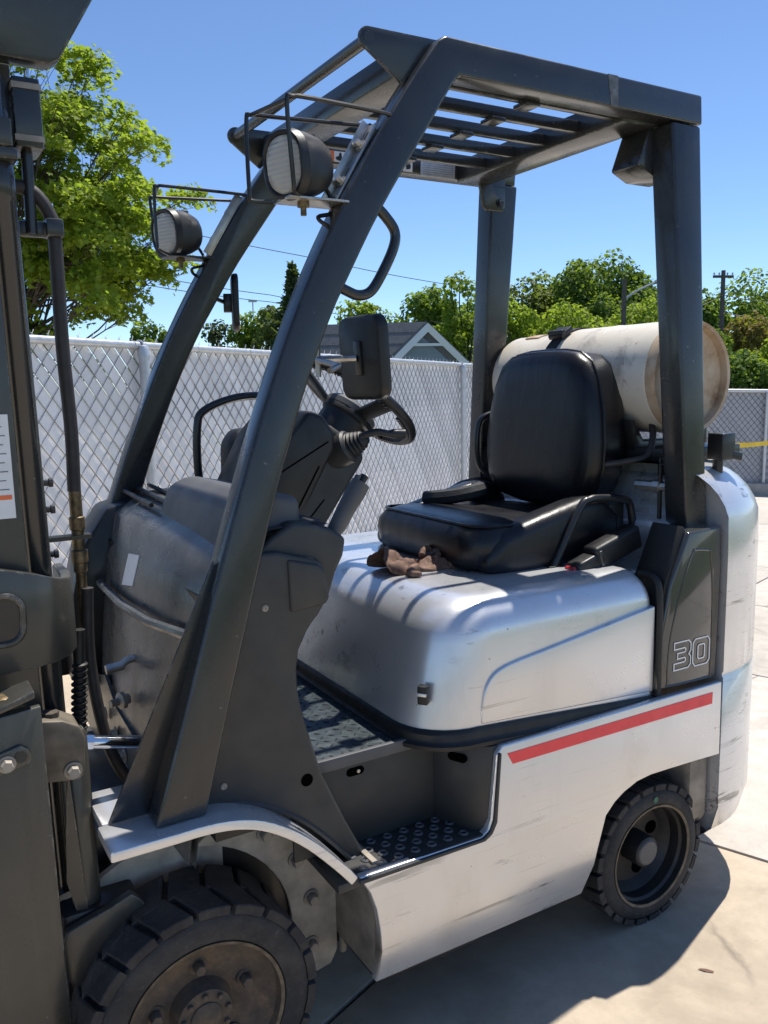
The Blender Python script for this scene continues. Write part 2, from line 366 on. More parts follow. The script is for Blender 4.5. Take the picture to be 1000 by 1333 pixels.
# ---- chain link fences with woven slats
KS = .86        # the diamonds are a little taller than wide
def seg_clip(c, sign, L, t0, t1):   # diagonal s = c + sign*KS*t inside the panel
    lo, hi = t0, t1
    if sign > 0: lo = max(lo, -c/KS); hi = min(hi, (L-c)/KS)
    else: lo = max(lo, (c-L)/KS); hi = min(hi, c/KS)
    return (lo, hi) if hi-lo > .03 else None
def fence(name, label, A, B, zA, zB, H, posts, slatmat, pitch, railr=.021, wire_r=.0024):
    A = Vector((*A, 0)); B = Vector((*B, 0)); L = (B-A).length; d = (B-A)/L; nn = Vector((d.y, -d.x, 0))
    T = thing(name, label, 'fence', (A.x, A.y, zA))
    o0 = Vector((A.x, A.y, zA))
    def P(s, t, off=0.): return d*(s+.006*math.sin(t*5+s*1.7))+nn*off+Vector((0, 0, (zB-zA)*s/L+t))
    t0, t1 = .05, H-.02
    wa = MB(); wb = MB()
    # front wires run down to the right, slats lie between them
    k = 0; c = 0.
    while c < L+H:
        r = seg_clip(c, -1, L, t0, t1)
        if r: wa.tube([P(c-KS*r[0], r[0], 0), P(c-KS*r[1], r[1], 0)], wire_r, 4)
        sw = .455*pitch
        m = MB(); cc = c+pitch/2; r = seg_clip(cc, -1, L, t0+.02, t1-.015)
        if r and r[1]-r[0] > .15:
            lo, hi = r; bow = .0015
            for (y0, y1) in ((-.0055, -.0075),):
                ring0 = [P(cc-KS*lo+e*sw, lo, yy) for e, yy in ((-1, y0), (1, y0), (1, y1), (-1, y1))]
                mid = [P(cc-KS*(lo+hi)/2+e*sw, (lo+hi)/2, yy+bow) for e, yy in ((-1, y0), (1, y0), (1, y1), (-1, y1))]
                ring1 = [P(cc-KS*hi+e*sw, hi, yy) for e, yy in ((-1, y0), (1, y0), (1, y1), (-1, y1))]
                m.loft([ring0, mid, ring1])
            obj('slat', m, slatmat, T)
        c += pitch
    c = -H
    while c < L:
        r = seg_clip(c, 1, L, t0, t1)
        if r: wb.tube([P(c+KS*r[0], r[0], -.0015), P(c+KS*r[1], r[1], -.0015)], wire_r*.9, 4)
        c += pitch
    wa.v += []; obj('wire_mesh', wa, WIRE, T, kind='stuff'); obj('woven_wire', wb, WIRE, T, kind='stuff')
    bb = MB(); c = .0
    while c < L:
        for e in (-1, 1):
            bb.tube([P(c-e*.020, H-.016, -.002), P(c-e*.002, H+.006, -.002), P(c+e*.014, H+.020+.008*e, -.002-.004*e)], .0020, 4)
        c += pitch
    obj('twisted_barbs', bb, GALV, T, kind='stuff')
    obj('top_rail', MB().tube([P(-.1, H-.022, .021), P(L+.1, H-.022, .021)], railr, 12), GALV, T)
    for s_ in posts:
        p = MB().tube([P(s_, -.1, .05), P(s_, H-.06, .05)], .030, 14)
        po = obj('post', p, GALV, T)
        obj('post_cap', MB().lathe([(0, 0), (.034, 0), (.034, .035), (.024, .06), (0, .066)], P(s_, H-.085, .05), (0, 0, 1), 14), GALV, po)
        ring = [P(s_, H-.022, .021)+nn*(.028*math.cos(a))+Vector((0, 0, .028*math.sin(a))) for a in np.linspace(0, 6.0, 12)]
        obj('loop_cap', MB().tube(ring, .006, 6), GALV, po)
        obj('tension_band', MB().lathe([(.031, 0), (.0345, 0), (.0345, .022), (.031, .022)], P(s_, H-.30, .05), (0, 0, 1), 14, True), GALV, po)
    for k in range(int(L/.55)):
        c_ = P(.3+k*.55, H-.022, .021)
        obj('tie_wire', MB().tube([c_+nn*(.0235*math.cos(a))+Vector((0, 0, .0235*math.sin(a)))+d*(.01*a/6) for a in np.linspace(0, 6.2, 12)], .0018, 4), GALV, T)
    return T
fd = Vector((5.106-.837, 6.371-3.478)).normalized()
fa = (.837-fd.x*2.0, 3.478-fd.y*2.0); fb = (5.106+fd.x*2.6, 6.371+fd.y*2.6)
fence('chain_link_fence', 'long chain link fence woven with white slats running behind the forklift', fa, fb, -.02, -.10, 1.685, [2.0, 2.0+5.157, 9.6], VSLAT, .0985)
fence('chain_link_fence', 'distant grey slatted chain link fence at the right, behind the propane tank', (9.6, 9.15), (19.7, 2.686), -.44, -.80, 1.70, [.02, 3.02, 6.0, 9.0, 11.9], VGREY, .0985, .03, .003)
kb = MB().obox((14.65, 5.87, -.59), ((10.1, -6.46, -.36), (3.2, 5, 0), (0, 0, 1)), (12.2, .3, .26))
struct(obj('kerb', kb, CURB, bevel=.02))
kb2 = MB().obox((2.75, 4.86, .03), ((fd.x, fd.y, -.01), (-fd.y, fd.x, 0), (0, 0, 1)), (9.4, .14, .1)); struct(obj('fence_kerb', kb2, CURB, bevel=.01))

# yellow caution ribbon sagging from the far fence post to the back of the yard
P0 = Vector((10.75, 7.95, .62)); P1_ = Vector((12.12, 7.38, .62)); pts = []
a = at(925, 578, 9.5); b_ = at(1040, 568, 10.2); tp = MB(); rows = []
for i in range(25):
    t = i/24; p = a.lerp(b_, t); p.z -= .10*4*t*(1-t)*.5; tw = math.sin(t*9)*.5
    up = Vector((.3*math.sin(tw), -.4*math.sin(tw), math.cos(tw)))*.028
    rows.append([p-up, p+up])
for i in range(24): tp.add([rows[i][0], rows[i][1], rows[i+1][1], rows[i+1][0]], [(0, 1, 2, 3)])
tag(obj('caution_tape', tp, YELLOW, ang=180), 'yellow plastic tape strung low in front of the grey fence', 'tape')

# ---- trees
def leaf_mesh(name, C_, Nn, S, shape, rng, fold=.0):
    N = len(C_); K = len(shape); sh = np.array(shape)
    Nn = Nn/np.linalg.norm(Nn, axis=1, keepdims=True); h = rng.normal(size=(N, 3)); U_ = np.cross(Nn, h); U_ /= np.linalg.norm(U_, axis=1, keepdims=True); V_ = np.cross(Nn, U_)
    v = C_[:, None, :]+(U_[:, None, :]*sh[None, :, 0:1]+V_[:, None, :]*sh[None, :, 1:2])*S[:, None, None]
    v += Nn[:, None, :]*(-fold*(sh[None, :, 0:1]**2+.5*sh[None, :, 1:2]**2))*S[:, None, None]
    me = bpy.data.meshes.new(name); me.vertices.add(N*K); me.vertices.foreach_set('co', v.reshape(-1).astype(np.float32))
    me.loops.add(N*K); me.loops.foreach_set('vertex_index', np.arange(N*K, dtype=np.int32))
    me.polygons.add(N); me.polygons.foreach_set('loop_start', np.arange(0, N*K, K, dtype=np.int32)); me.polygons.foreach_set('loop_total', np.full(N, K, dtype=np.int32))
    me.update(calc_edges=True); return me
MAPLE = [(0, -.5), (.16, -.28), (.46, -.36), (.36, -.08), (.52, .16), (.22, .16), (0, .56), (-.22, .16), (-.52, .16), (-.36, -.08), (-.46, -.36), (-.16, -.28)]
CLUMP = [(-.5, -.2), (-.1, -.5), (.45, -.3), (.5, .2), (.1, .5), (-.4, .35)]
def limb(mb, a, b, r0, r1, rng, k=5, wob=.1):
    a = np.array(a); b = np.array(b); L = np.linalg.norm(b-a); pts = [a+(b-a)*t+rng.normal(size=3)*wob*L*t*(1-t) for t in np.linspace(0, 1, k)]
    mb.tube([Vector(p) for p in pts], [r0+(r1-r0)*t for t in np.linspace(0, 1, k)], 6); return pts
def far_tree(name, label, px, top, hw, d, kind, squash=1., n=2600, base=None, leaf=.26, seed=0, shape='round', cat='tree', group='trees beyond the fence'):
    rng = np.random.default_rng(seed+int(px)); tp_ = at(px, top, d); rw = hw/FPX*d; gx = gz(tp_.x)
    bot = at(px, base, d).z if base else gx+.6
    rw *= 1.3; rh = (tp_.z-bot)/2; c = np.array([tp_.x, tp_.y, bot+rh])
    T = thing(name, label, cat, (tp_.x, tp_.y, gx-.05), group); org = np.array(T.location)
    tr = MB(); tips = []
    if shape == 'fir':
        tr.tube([Vector((0, 0, -.05)), Vector((0, 0, tp_.z-gx+.05))], [.16, .015], 7)
        hh = tp_.z-gx; Z_ = rng.uniform(.35*hh, hh, n); layer = np.round(Z_/.33)*.33+rng.normal(size=n)*.05
        rad = np.minimum(rw*2.2, .06+.46*np.maximum(0, hh-layer))*(.8+.3*np.sin(layer*23)); a_ = rng.uniform(0, 6.283, n); f_ = np.sqrt(rng.uniform(.02, 1, n))
        sp = (np.cos(np.round(a_*2.2)/2.2*1.0+layer*2)*.3+1)*rad*f_
        Cc = np.stack([np.cos(a_)*sp, np.sin(a_)*sp, layer-.18*sp+.1*f_], 1); Nn = rng.normal(size=(n, 3))*1.0+np.array([0, 0, .6])
        me = leaf_mesh('crown', Cc, Nn, rng.uniform(.5, 1.1, n)*leaf, [(-.6, -.08), (.5, -.14), (.65, .0), (.5, .14), (-.6, .08)], rng, .3)
    else:
        tr_b = limb(tr, (0, 0, -.05), (rng.normal()*.2*rw, rng.normal()*.2*rw, (c[2]-gx)), .05*rw+.08, .03*rw+.04, rng)
        nl = 34; n = int(n*3.2); leaf *= .58; lobes = [(np.array([0, 0, rh-min(rh, rw*1.25)*.33]), .34), (np.array([-rw*.4, 0, rh-min(rh, rw*1.25)*.45]), .34), (np.array([rw*.42, 0, rh-min(rh, rw*1.25)*.5]), .34), (np.array([-rw*.62, 0, 0]), .4), (np.array([rw*.62, 0, 0]), .4), (np.array([0, 0, -rh*.3]), .55)]
        for i in range(nl-6):
            v = rng.uniform(-1, 1, 3); nv = (abs(v[0])**3+abs(v[1])**3+abs(v[2])**3)**(1/3); v /= nv; f_ = rng.uniform(.35, .84); lr = rng.uniform(.2, .38)
            lobes.append((np.array([v[0]*rw*f_, v[1]*rw*f_, v[2]*rh*f_]), min(lr, 1.05-f_)))
        for lc, lr in lobes[:12]: limb(tr, tr_b[-1]*.7, lc+np.array([0, 0, c[2]-gx]), .02*rw+.03, .02, rng)
        idx = rng.integers(0, nl, n); v = rng.normal(size=(n, 3)); v /= np.linalg.norm(v, axis=1, keepdims=True); rr = rng.uniform(.70, 1.08, n)
        LC = np.array([l[0] for l in lobes])[idx]; LR = np.array([l[1] for l in lobes])[idx]
        ra = min(rh, rw*1.25); Cc = LC+v*(rr*LR)[:, None]*np.array([rw, rw, ra]); Cc[:, 2] += c[2]-gx
        clump = rng.normal(size=(60, 3)); Nn = v*.9+rng.normal(size=(n, 3))*.5+np.array([0, 0, .35])
        me = leaf_mesh('crown', Cc, Nn, rng.uniform(.55, 1.25, n)*leaf, CLUMP, rng, .25)
    obj('trunk', tr, BARK, T); obj('crown', me, LEAF[kind], T)
    return T
FT = far_tree
FT('deciduous_tree', 'tall rounded dark green tree rising above the propane tank', 797, 325, 62, 46, 'dark', n=5200, leaf=.34, seed=1)
FT('deciduous_tree', 'olive green tree with a flat top between the far post and the tall dark tree', 703, 352, 48, 50, 'olive', n=3600, leaf=.34, seed=2)
FT('deciduous_tree', 'bright yellow green tree low above the left end of the propane tank', 742, 393, 62, 33, 'bright', n=3800, leaf=.22, seed=3)
FT('deciduous_tree', 'bright green rounded tree low beside the lamp pole', 843, 386, 48, 34, 'bright', n=3600, leaf=.22, seed=4)
FT('deciduous_tree', 'pale loose young tree just right of the far guard post', 664, 385, 34, 31, 'bright', n=1500, leaf=.22, seed=5)
FT('deciduous_tree', 'round mid green tree behind the grey gabled house', 560, 372, 47, 44, 'mid', n=4200, leaf=.32, seed=6)
FT('deciduous_tree', 'thin light green tree with a sparse top beside the far guard post', 598, 352, 26, 36, 'bright', n=1300, leaf=.24, seed=7)
FT('deciduous_tree', 'yellow green tree seen behind the black mirror', 468, 384, 36, 40, 'bright', n=2600, leaf=.28, seed=8)
FT('fir_tree', 'dark pointed fir tree left of the near guard pillar', 380, 350, 27, 36, 'fir', n=5200, leaf=.34, seed=9, shape='fir')
FT('deciduous_tree', 'brownish low tree at the foot of the fir', 352, 395, 20, 38, 'olive', n=1300, leaf=.24, seed=10)
FT('deciduous_tree', 'small light green tree right of the far mirror', 326, 404, 27, 40, 'mid', n=1900, leaf=.25, seed=11)
FT('deciduous_tree', 'small dark tree left of the far mirror', 284, 414, 24, 42, 'fir', n=1400, leaf=.25, seed=12)
FT('deciduous_tree', 'low green tree over the fence next to the far pillar', 193, 413, 24, 34, 'mid', n=1500, leaf=.22, seed=13)
FT('deciduous_tree', 'broad mid green tree behind the utility pole at the right edge', 985, 348, 68, 48, 'mid', n=5200, leaf=.34, seed=14)
FT('deciduous_tree', 'dark green tree between the near post and the utility pole', 912, 374, 40, 44, 'dark', n=3200, leaf=.32, seed=15)
FT('deciduous_tree', 'rust orange leafed tree right of the utility pole', 982, 404, 40, 29, 'rust', n=3000, leaf=.2, seed=16)
FT('shrub', 'low dark green shrub behind the far fence at the right edge', 968, 452, 36, 23, 'dark', n=2400, leaf=.16, seed=17, cat='shrub')
FT('deciduous_tree', 'small green tree beside the rear post above the grey fence', 930, 425, 26, 26, 'dark', n=1800, leaf=.18, seed=18)
FT('shrub', 'bright green shrub in front of the rust orange tree', 1012, 432, 26, 25, 'bright', n=1500, leaf=.16, seed=19, cat='shrub')

FT('deciduous_tree', 'light green tree between the grey gable and the far guard post', 622, 383, 44, 52, 'mid', n=2600, leaf=.34, seed=40)
FT('deciduous_tree', 'low green tree left of the grey gable behind its ridge', 505, 404, 40, 50, 'mid', n=2400, leaf=.34, seed=41)
FT('deciduous_tree', 'wide mid green tree hidden mostly behind the near guard post', 880, 370, 60, 54, 'mid', n=3200, leaf=.36, seed=42)
FT('deciduous_tree', 'mid green tree filling in behind the tall rounded one', 748, 350, 60, 58, 'mid', n=3200, leaf=.38, seed=43)
FT('deciduous_tree', 'mid green tree standing outside the picture, first right of the rust orange one', 1150, 350, 70, 44, 'mid', n=3200, leaf=.34, seed=30)
FT('deciduous_tree', 'dark green tree standing outside the picture to the right', 1320, 330, 80, 46, 'dark', n=3200, leaf=.34, seed=31)
FT('deciduous_tree', 'bright green tree standing farthest outside the picture to the right', 1520, 360, 80, 40, 'bright', n=3000, leaf=.32, seed=32)
def maple():
    rng = np.random.default_rng(11); D = 12.
    c = np.array(at(42, 272, D)); base = np.array(at(-30, 255, D+.2)); base[2] = gz(base[0])
    T = thing('maple_tree', 'fresh green maple tree in full leaf behind the mast at the left', 'tree', tuple(base)); off = c-base
    tr = MB(); top = np.array([off[0]*.5, off[1]*.5, off[2]+.7]); trunk = limb(tr, (0, 0, -.1), top, .17, .05, rng, 8, .05)
    CC = []; NNs = []; SS = []; R3 = np.array([2.02, 2.02, 2.2])
    k = 0
    while k < 165:
        v = rng.normal(size=3); v /= np.linalg.norm(v); f = rng.uniform(.22, 1.)**.5
        if v[2] < -.97: continue
        f *= 1.+.16*math.sin(v[0]*5+v[2]*7+1.3)*math.sin(v[1]*4+2)
        p = off+v*f*R3; k += 1
        st = trunk[rng.integers(2, 7)]; lp = limb(tr, st, p, .022, .006, rng, 6, .07)
        pr_ = rng.uniform(.24, .48)
        for _ in range(4):
            e = p+rng.normal(size=3)*np.array([pr_, pr_, .10])*.5; limb(tr, lp[4], e, .006, .002, rng, 4, .08)
        nl = int(330*(pr_/.36)**2); a_ = rng.uniform(0, 6.283, nl); rr_ = pr_*np.sqrt(rng.uniform(0, 1, nl))*(1+.22*np.sin(3*a_+k))
        q = np.stack([np.cos(a_)*rr_, np.sin(a_)*rr_, rng.normal(size=nl)*.055+.14*(1-(rr_/pr_)**2)-.10*rng.uniform(0, 1, nl)], 1)
        q += (np.array([v[0], v[1], 0])*np.maximum(0, -q[:, 2:3])*.3)
        CC.append(p+q); NNs.append(rng.normal(size=(nl, 3))*.5+np.array([.05, -.12, .85])+v*.35); SS.append(rng.uniform(.055, .105, nl))
    me = leaf_mesh('crown', np.concatenate(CC), np.concatenate(NNs), np.concatenate(SS), MAPLE, rng, .35)
    obj('trunk', tr, BARK, T); obj('crown', me, LEAF_MAPLE, T)
maple()

# ---- house behind the fence
def house():
    D = 30.; ap = at(547, 424, D); el = gz(ap.x)
    T = thing('house', 'grey gabled house with shingle roof and white trim beyond the fence', 'house', (ap.x, ap.y, el))
    # local axes: gable faces the yard, the ridge runs back to the left
    e1 = (cR*.97+Vector((cF.x, cF.y, 0))*.24); e1.z = 0; e1.normalize(); e2 = Vector((-e1.y, e1.x, 0)); rz = ap.z-el
    back = (e2*.35-e1*.94).normalized()
    HL = 4.1; hw, sl = 2.9, .92; ez = rz-hw*sl
    def L(a, b, z): return Vector((0, 0, 0))+e1*a+back*b+Vector((0, 0, z))
    w_ = MB().add([L(-hw+.25, .2, -.2), L(hw-.25, .2, -.2), L(hw-.25, .2, ez+.2), L(0, .2, rz-.12), L(-hw+.25, .2, ez+.2), L(-hw+.25, HL, -.2), L(hw-.25, HL, -.2), L(hw-.25, HL, ez+.2), L(0, HL, rz-.12), L(-hw+.25, HL, ez+.2)],
                  [(0,1,2,3,4), (5,9,8,7,6), (0,4,9,5), (1,6,7,2), (4,3,8,9), (3,2,7,8)])
    obj('wall', w_, SIDING, T)
    for k in range(9):
        z = ez+.35+k*.27; hh = (rz-.15-z)/sl-.25
        if hh > .1: obj('siding_board', MB().add([L(-hh, .17, z), L(hh, .17, z), L(hh, .19, z+.25), L(-hh, .19, z+.25)], [(0,1,2,3)]), SIDING, T)
    for s_ in (-1, 1):
        rf = MB().prism([L(0, -.25, rz), L(s_*(hw+.25), -.25, ez-.23), L(s_*(hw+.25), -.25, ez-.13), L(0, -.25, rz+.12)], [L(0, HL+.3, rz), L(s_*(hw+.25), HL+.3, ez-.23), L(s_*(hw+.25), HL+.3, ez-.13), L(0, HL+.3, rz+.12)])
        r_ = obj('roof', rf, ROOF, T)
        fb = MB().prism([L(0, -.30, rz-.2), L(s_*(hw+.25), -.30, ez-.45), L(s_*(hw+.25), -.30, ez-.16), L(0, -.30, rz+.08)], [L(0, -.26, rz-.2), L(s_*(hw+.25), -.26, ez-.45), L(s_*(hw+.25), -.26, ez-.16), L(0, -.26, rz+.08)])
        obj('fascia_board', fb, TRIM, r_)
        for k in range(7):
            t0 = k/7; a0 = s_*(hw+.25)*t0; z0 = rz+.125-(rz+.13-ez+.0)*t0
            obj('shingle_course', MB().add([L(a0, -.24, z0+.012), L(a0, HL+.3, z0+.012), L(s_*(hw+.25)*(t0+.135), HL+.3, z0-(rz+.13-ez)*.135+.035), L(s_*(hw+.25)*(t0+.135), -.24, z0-(rz+.13-ez)*.135+.035)], [(0,1,2,3)]), ROOF, r_)
    zc = rz-.62; hh = .62/sl-.05
    obj('gable_collar', MB().prism([L(-hh, -.29, zc-.1), L(hh, -.29, zc-.1), L(hh, -.29, zc), L(-hh, -.29, zc)], [L(-hh, -.2, zc-.1), L(hh, -.2, zc-.1), L(hh, -.2, zc), L(-hh, -.2, zc)]), TRIM, T)
house()
# long low roof seen left of the house, just over the fence
def shed():
    a = at(250, 437, 34); b = at(470, 441, 40); z = (a.z+b.z)/2; d = (b-a); d.z = 0; L = d.length; d.normalize(); n_ = Vector((-d.y, d.x, 0))
    T = thing('long_building', 'long low building with a grey roof just showing above the fence', 'building', (a.x, a.y, gz(a.x)))
    o = Vector((0, 0, a.z-gz(a.x)-.62)); 
    obj('wall', MB().prism([n_*1.6+Vector((0,0,0)), n_*1.6+d*L, n_*6+d*L, n_*6], [n_*1.6+o-Vector((0,0,1.2)), n_*1.6+d*L+o-Vector((0,0,1.2)), n_*6+d*L+o-Vector((0,0,1.2)), n_*6+o-Vector((0,0,1.2))]), SIDING, T)
    obj('roof', MB().prism([o+n_*1-Vector((0,0,1.3)), o+n_*3.8, o+n_*6.6-Vector((0,0,1.3))], [o+d*L+n_*1-Vector((0,0,1.3)), o+d*L+n_*3.8, o+d*L+n_*6.6-Vector((0,0,1.3))]), ROOF, T)
shed()
# ---- poles and wires
def pole(px, top, d, label, arms, lamp=None, cat='pole', r=.14):
    t = at(px, top, d); z0 = gz(t.x); T = thing('utility_pole' if not lamp else 'lamp_pole', label, cat, (t.x, t.y, z0)); h = t.z-z0
    obj('shaft', MB().tube([(0, 0, -.3), (0, 0, h*.5), (0, 0, h)], [r*1.15, r, r*.8], 10), WOODP, T)
    for (dz, w_) in arms:
        ca = obj('crossarm', MB().obox((0, 0, h-dz), (cR, cF, (0, 0, 1)), (w_, .07, .08)), WOODP, T)
        for s_ in (-.45, -.2, .2, .45): obj('insulator', MB().lathe([(0, 0), (.03, 0), (.035, .04), (.02, .09), (0, .1)], cR*(w_*s_)+Vector((0, 0, h-dz+.06)), (0, 0, 1), 8), GALV, ca)
    if lamp:
        arm = obj('lamp_arm', MB().tube(smooth_path([(0, 0, h-.75), cR*.4+Vector((0, 0, h-.45)), cR*1.1+Vector((0, 0, h-.12))], 4), .045, 6), GALV, T)
        obj('lamp_head', MB().obox(cR*1.45+Vector((0, 0, h-.05)), (cR+Vector((0, 0, .15)), cF, (0, 0, 1)), (.75, .28, .12)), GALV, arm, bevel=.04)
    return T
pole(813, 363, 30, 'weathered grey pole with a street lamp arm above the propane tank', [], True, 'lamp pole', .10)
pole(942, 352, 31, 'wooden utility pole with a short crossarm right of the near guard post', [(.22, .75)], None, 'utility pole', .095)
p_ = at(329, 392, 80); T = thing('light_tower', 'tiny floodlight mast on the skyline left of the fir tree', 'light mast', (p_.x, p_.y, gz(p_.x)))
obj('mast', MB().tube([(0, 0, 0), (0, 0, p_.z-gz(p_.x))], .06, 6), GALV, T); obj('lamp_bank', MB().obox((0, 0, p_.z-gz(p_.x)), (cR, cF, (0, 0, 1)), (.8, .2, .16)), GALV, T)
def wire(pts, label, r=.016):
    P_ = [at(*p) for p in pts]; o = thing; b = P_[0]; out = []
    for i in range(len(P_)-1):
        for j in range(10):
            t = j/10; q = P_[i].lerp(P_[i+1], t); q.z -= .25*4*t*(1-t)*.5; out.append(q-b)
    out.append(P_[-1]-b)
    ob = obj('power_line', MB().tube(out, r, 5), INK); ob.location = b
    tag(ob, label, 'power line', 'overhead wires')
wire([(-40, 235, 30), (398, 334, 36), (640, 378, 44)], 'highest overhead wire, passing behind both guard pillars')
wire([(60, 330, 30), (352, 384, 38), (640, 430, 46)], 'middle overhead wire, upper of the close pair left of the fir')
wire([(60, 346, 30), (352, 393, 38), (640, 436, 46)], 'lower wire of the close pair left of the fir tree')
wire([(560, 418, 42), (812, 434, 29.9), (942, 384, 30.9), (1080, 396, 30)], 'overhead wire reaching the wooden utility pole from the lamp pole', .014)
wire([(942, 408, 30.9), (1080, 412, 29)], 'upper right wire leaving the wooden utility pole', .014)
wire([(942, 438, 30.9), (1080, 450, 29)], 'lowest pale wire leaving the utility pole across the orange tree', .02)

# ================================================================== FORKLIFT  (x: to the rear, y: to the far side, front axle at x = 0)
FK = thing('forklift', 'silver and dark grey propane forklift with open cab and black seat', 'forklift')
def yn(z, o=0.): return .062+.0797*(z-1.008)+o          # near guard plane leans inwards towards the roof
def mir(mb): 
    m2 = MB(); m2.v = [(x, W-y, z) for x, y, z in mb.v]; m2.f = [tuple(reversed(f)) for f in mb.f]; return m2
# ---- chassis
ch = MB().box((.10, .22, .13), (1.33, .84, .60)).box((-.16, .30, .17), (.12, .76, .52)).box((.36, .03, .15), (.62, .23, .405)).box((.66, .03, .2), (.96, .23, .60))  # the large inner box is added mass that blocks light inside the body
chassis = obj('chassis', ch, P_BLACK, FK, bevel=.01)
obj('wheel_well_wall', MB().box((.352, .03, .175), (.364, .215, .43)), DULL, chassis)
obj('axle_housing', MB().lathe([(0, 0), (.07, 0), (.075, .1), (.075, .5), (.07, .6), (0, .6)], (0, .23, .229), (0, 1, 0), 24), DULL, chassis)
# drive axle mounting plate with arch cut-out and bolts
arc = [(.245*math.cos(a), .235+.245*math.sin(a)) for a in np.linspace(R_(-22), R_(80), 16)]
AXLE = plain('dusty_axle_steel', (.42, .375, .31), .68, .1, .35, 16, .4, 90)
plate = arc+[(.10, .52), (.30, .52), (.352, .40), (.352, .135), (.335, .105), (.30, .098), (.27, .118)]
mp = obj('axle_mounting_plate', MB().xz(plate, .200, .216), AXLE, chassis, bevel=.003)
obj('brake_drum_cover', MB().lathe([(0, 0), (.262, 0), (.262, .015), (.22, .03), (0, .03)], (0, .222, .235), (0, 1, 0), 48), AXLE, chassis)
hb = None
for x, z in ((.258, .381), (.291, .282), (.287, .172), (.19, .462)):
    if not hb:
        hb = obj('bolt', hexhead(.0125, .02, (0, -1, 0)), DULL, mp); hb.location = (x, .2, z)
    else: inst(hb, 'bolt', mp, (x, .2, z))
obj('frame_rib', MB().tube([(.362, .195, .40), (.362, .195, .13)], .008, 8), DULL, chassis)
# ---- side panels (near one as seen, far one mirrored)
up = [(.306, .426), (.606, .421), (.622, .432), (.630, .452), (.646, .597), (.660, .613), (1.371, .613), (1.373, .415), (1.293, .419), (1.19, .423), (1.12, .425), (1.073, .42), (1.03, .405), (1.0, .388), (.972, .362), (.952, .30), (.937, .25), (.350, .25), (.350, .30), (.343, .345), (.330, .385)]
sp = MB().xz(up, 0., .02)
lo_ = [(.346, .172), (.912, .172), (.937, .25), (.350, .25)]
sp.xz(lo_, lambda z: (.25-z)*.22, lambda z: .02+(.25-z)*.22)
side = obj('side_panel', sp, SILVER, FK, bevel=.004, seg=3, label='scuffed silver near side panel')
obj('stripe', MB().xz([(.673, .593), (1.335, .592), (1.334, .562), (.688, .566)], -.0014, .001), RED, side, label='red reflective stripe')
obj('side_panel', mir(MB().xz(up, 0., .02)), SILVER, FK, bevel=.004)
# ---- step well
sw = MB()
sw.box((.26, .002, .405), (.63, .15, .424)).box((.22, .118, .424), (.575, .126, .625))
sw.prism([(.560, .118, .42), (.600, .03, .42), (.628, .012, .42), (.66, .012, .42), (.66, .13, .42)], [(.560, .118, .612), (.614, .03, .612), (.642, .012, .612), (.66, .012, .612), (.66, .13, .612)])
sw.xz([(.305, .424), (.606, .419), (.624, .430), (.634, .452), (.648, .60), (.655, .60), (.643, .445), (.630, .422), (.61, .411), (.305, .414)], -.006, .02)
step = obj('step_well', sw, PLAST, FK, bevel=.003)
ringm = None
for j in range(4):
    for i in range(7):
        x = .33+i*.041+(j % 2)*.02; y = .028+j*.026
        if x > .60-(y-.03)*.4: continue
        if ringm is None:
            ringm = obj('tread_ring', MB().lathe([(.0055, 0), (.008, .0032), (.0115, 0)], (0, 0, 0), (0, 0, 1), 12, True), PLASTG, step); ringm.location = (x, y, .4255)
        else: inst(ringm, 'tread_ring', step, (x, y, .4255))
for (cx, cz, yy) in ((.365, .586, .1165),):
    obj('slot_hole', MB().xz([(cx+.012+.009*math.cos(a), cz+.009*math.sin(a)) for a in np.linspace(-1.57, 1.57, 7)]+[(cx-.012+.009*math.cos(a), cz+.009*math.sin(a)) for a in np.linspace(1.57, 4.71, 7)], yy, yy+.004), VOID, step)
    obj('slot_bolt', MB().lathe([(0, 0), (.004, 0), (.004, .004), (0, .004)], (cx+.006, yy-.003, cz), (0, 1, 0), 8), STEEL, step)
d1 = Vector((.040, -.088, 0)).normalized(); nrm_ = Vector((-.88, -.42, .0)).normalized()
sc_ = Vector((.589, .066, .580)); r8 = [sc_+d1*(.014*e+.009*math.cos(a))+Vector((0, 0, .009*math.sin(a))) for e, rng_ in ((1, np.linspace(-1.57, 1.57, 7)), (-1, np.linspace(1.57, 4.71, 7))) for a in rng_]
obj('slot_hole', MB().prism([p+nrm_*.003 for p in r8], [p-nrm_*.003 for p in r8]), VOID, step)
# ---- floor plate with raised tread
fl = obj('floor_plate', MB().box((.12, .112, .605), (.53, .95, .625)), plain('painted_tread_plate', (.045, .058, .064), .36, .3, .35, 30), FK, bevel=.002)
obj('edge_trim', MB().box((.26, .106, .606), (.556, .1175, .632)), PLASTG, fl, bevel=.002)
tb = MB()
for i in range(17):
    for j in range(34):
        x = .135+i*.023; y = .13+j*.0238; s_ = 1 if (i+j) % 2 else -1; a = s_*R_(45)
        if x > .50: continue
        dx, dy = math.cos(a)*.0095, math.sin(a)*.0095; px_, py_ = -math.sin(a)*.0026, math.cos(a)*.0026
        tb.add([(x-dx, y-dy, .6252), (x+px_, y+py_, .6252), (x+dx, y+dy, .6252), (x-px_, y-py_, .6252), (x-dx*.4, y-dy*.4, .6272), (x+dx*.4, y+dy*.4, .6272)], [(0, 3, 4), (0, 4, 1), (1, 4, 5), (1, 5, 2), (2, 5, 3), (3, 5, 4)])
obj('tread_pattern', tb, MATS['painted_tread_plate'], fl, kind='stuff')
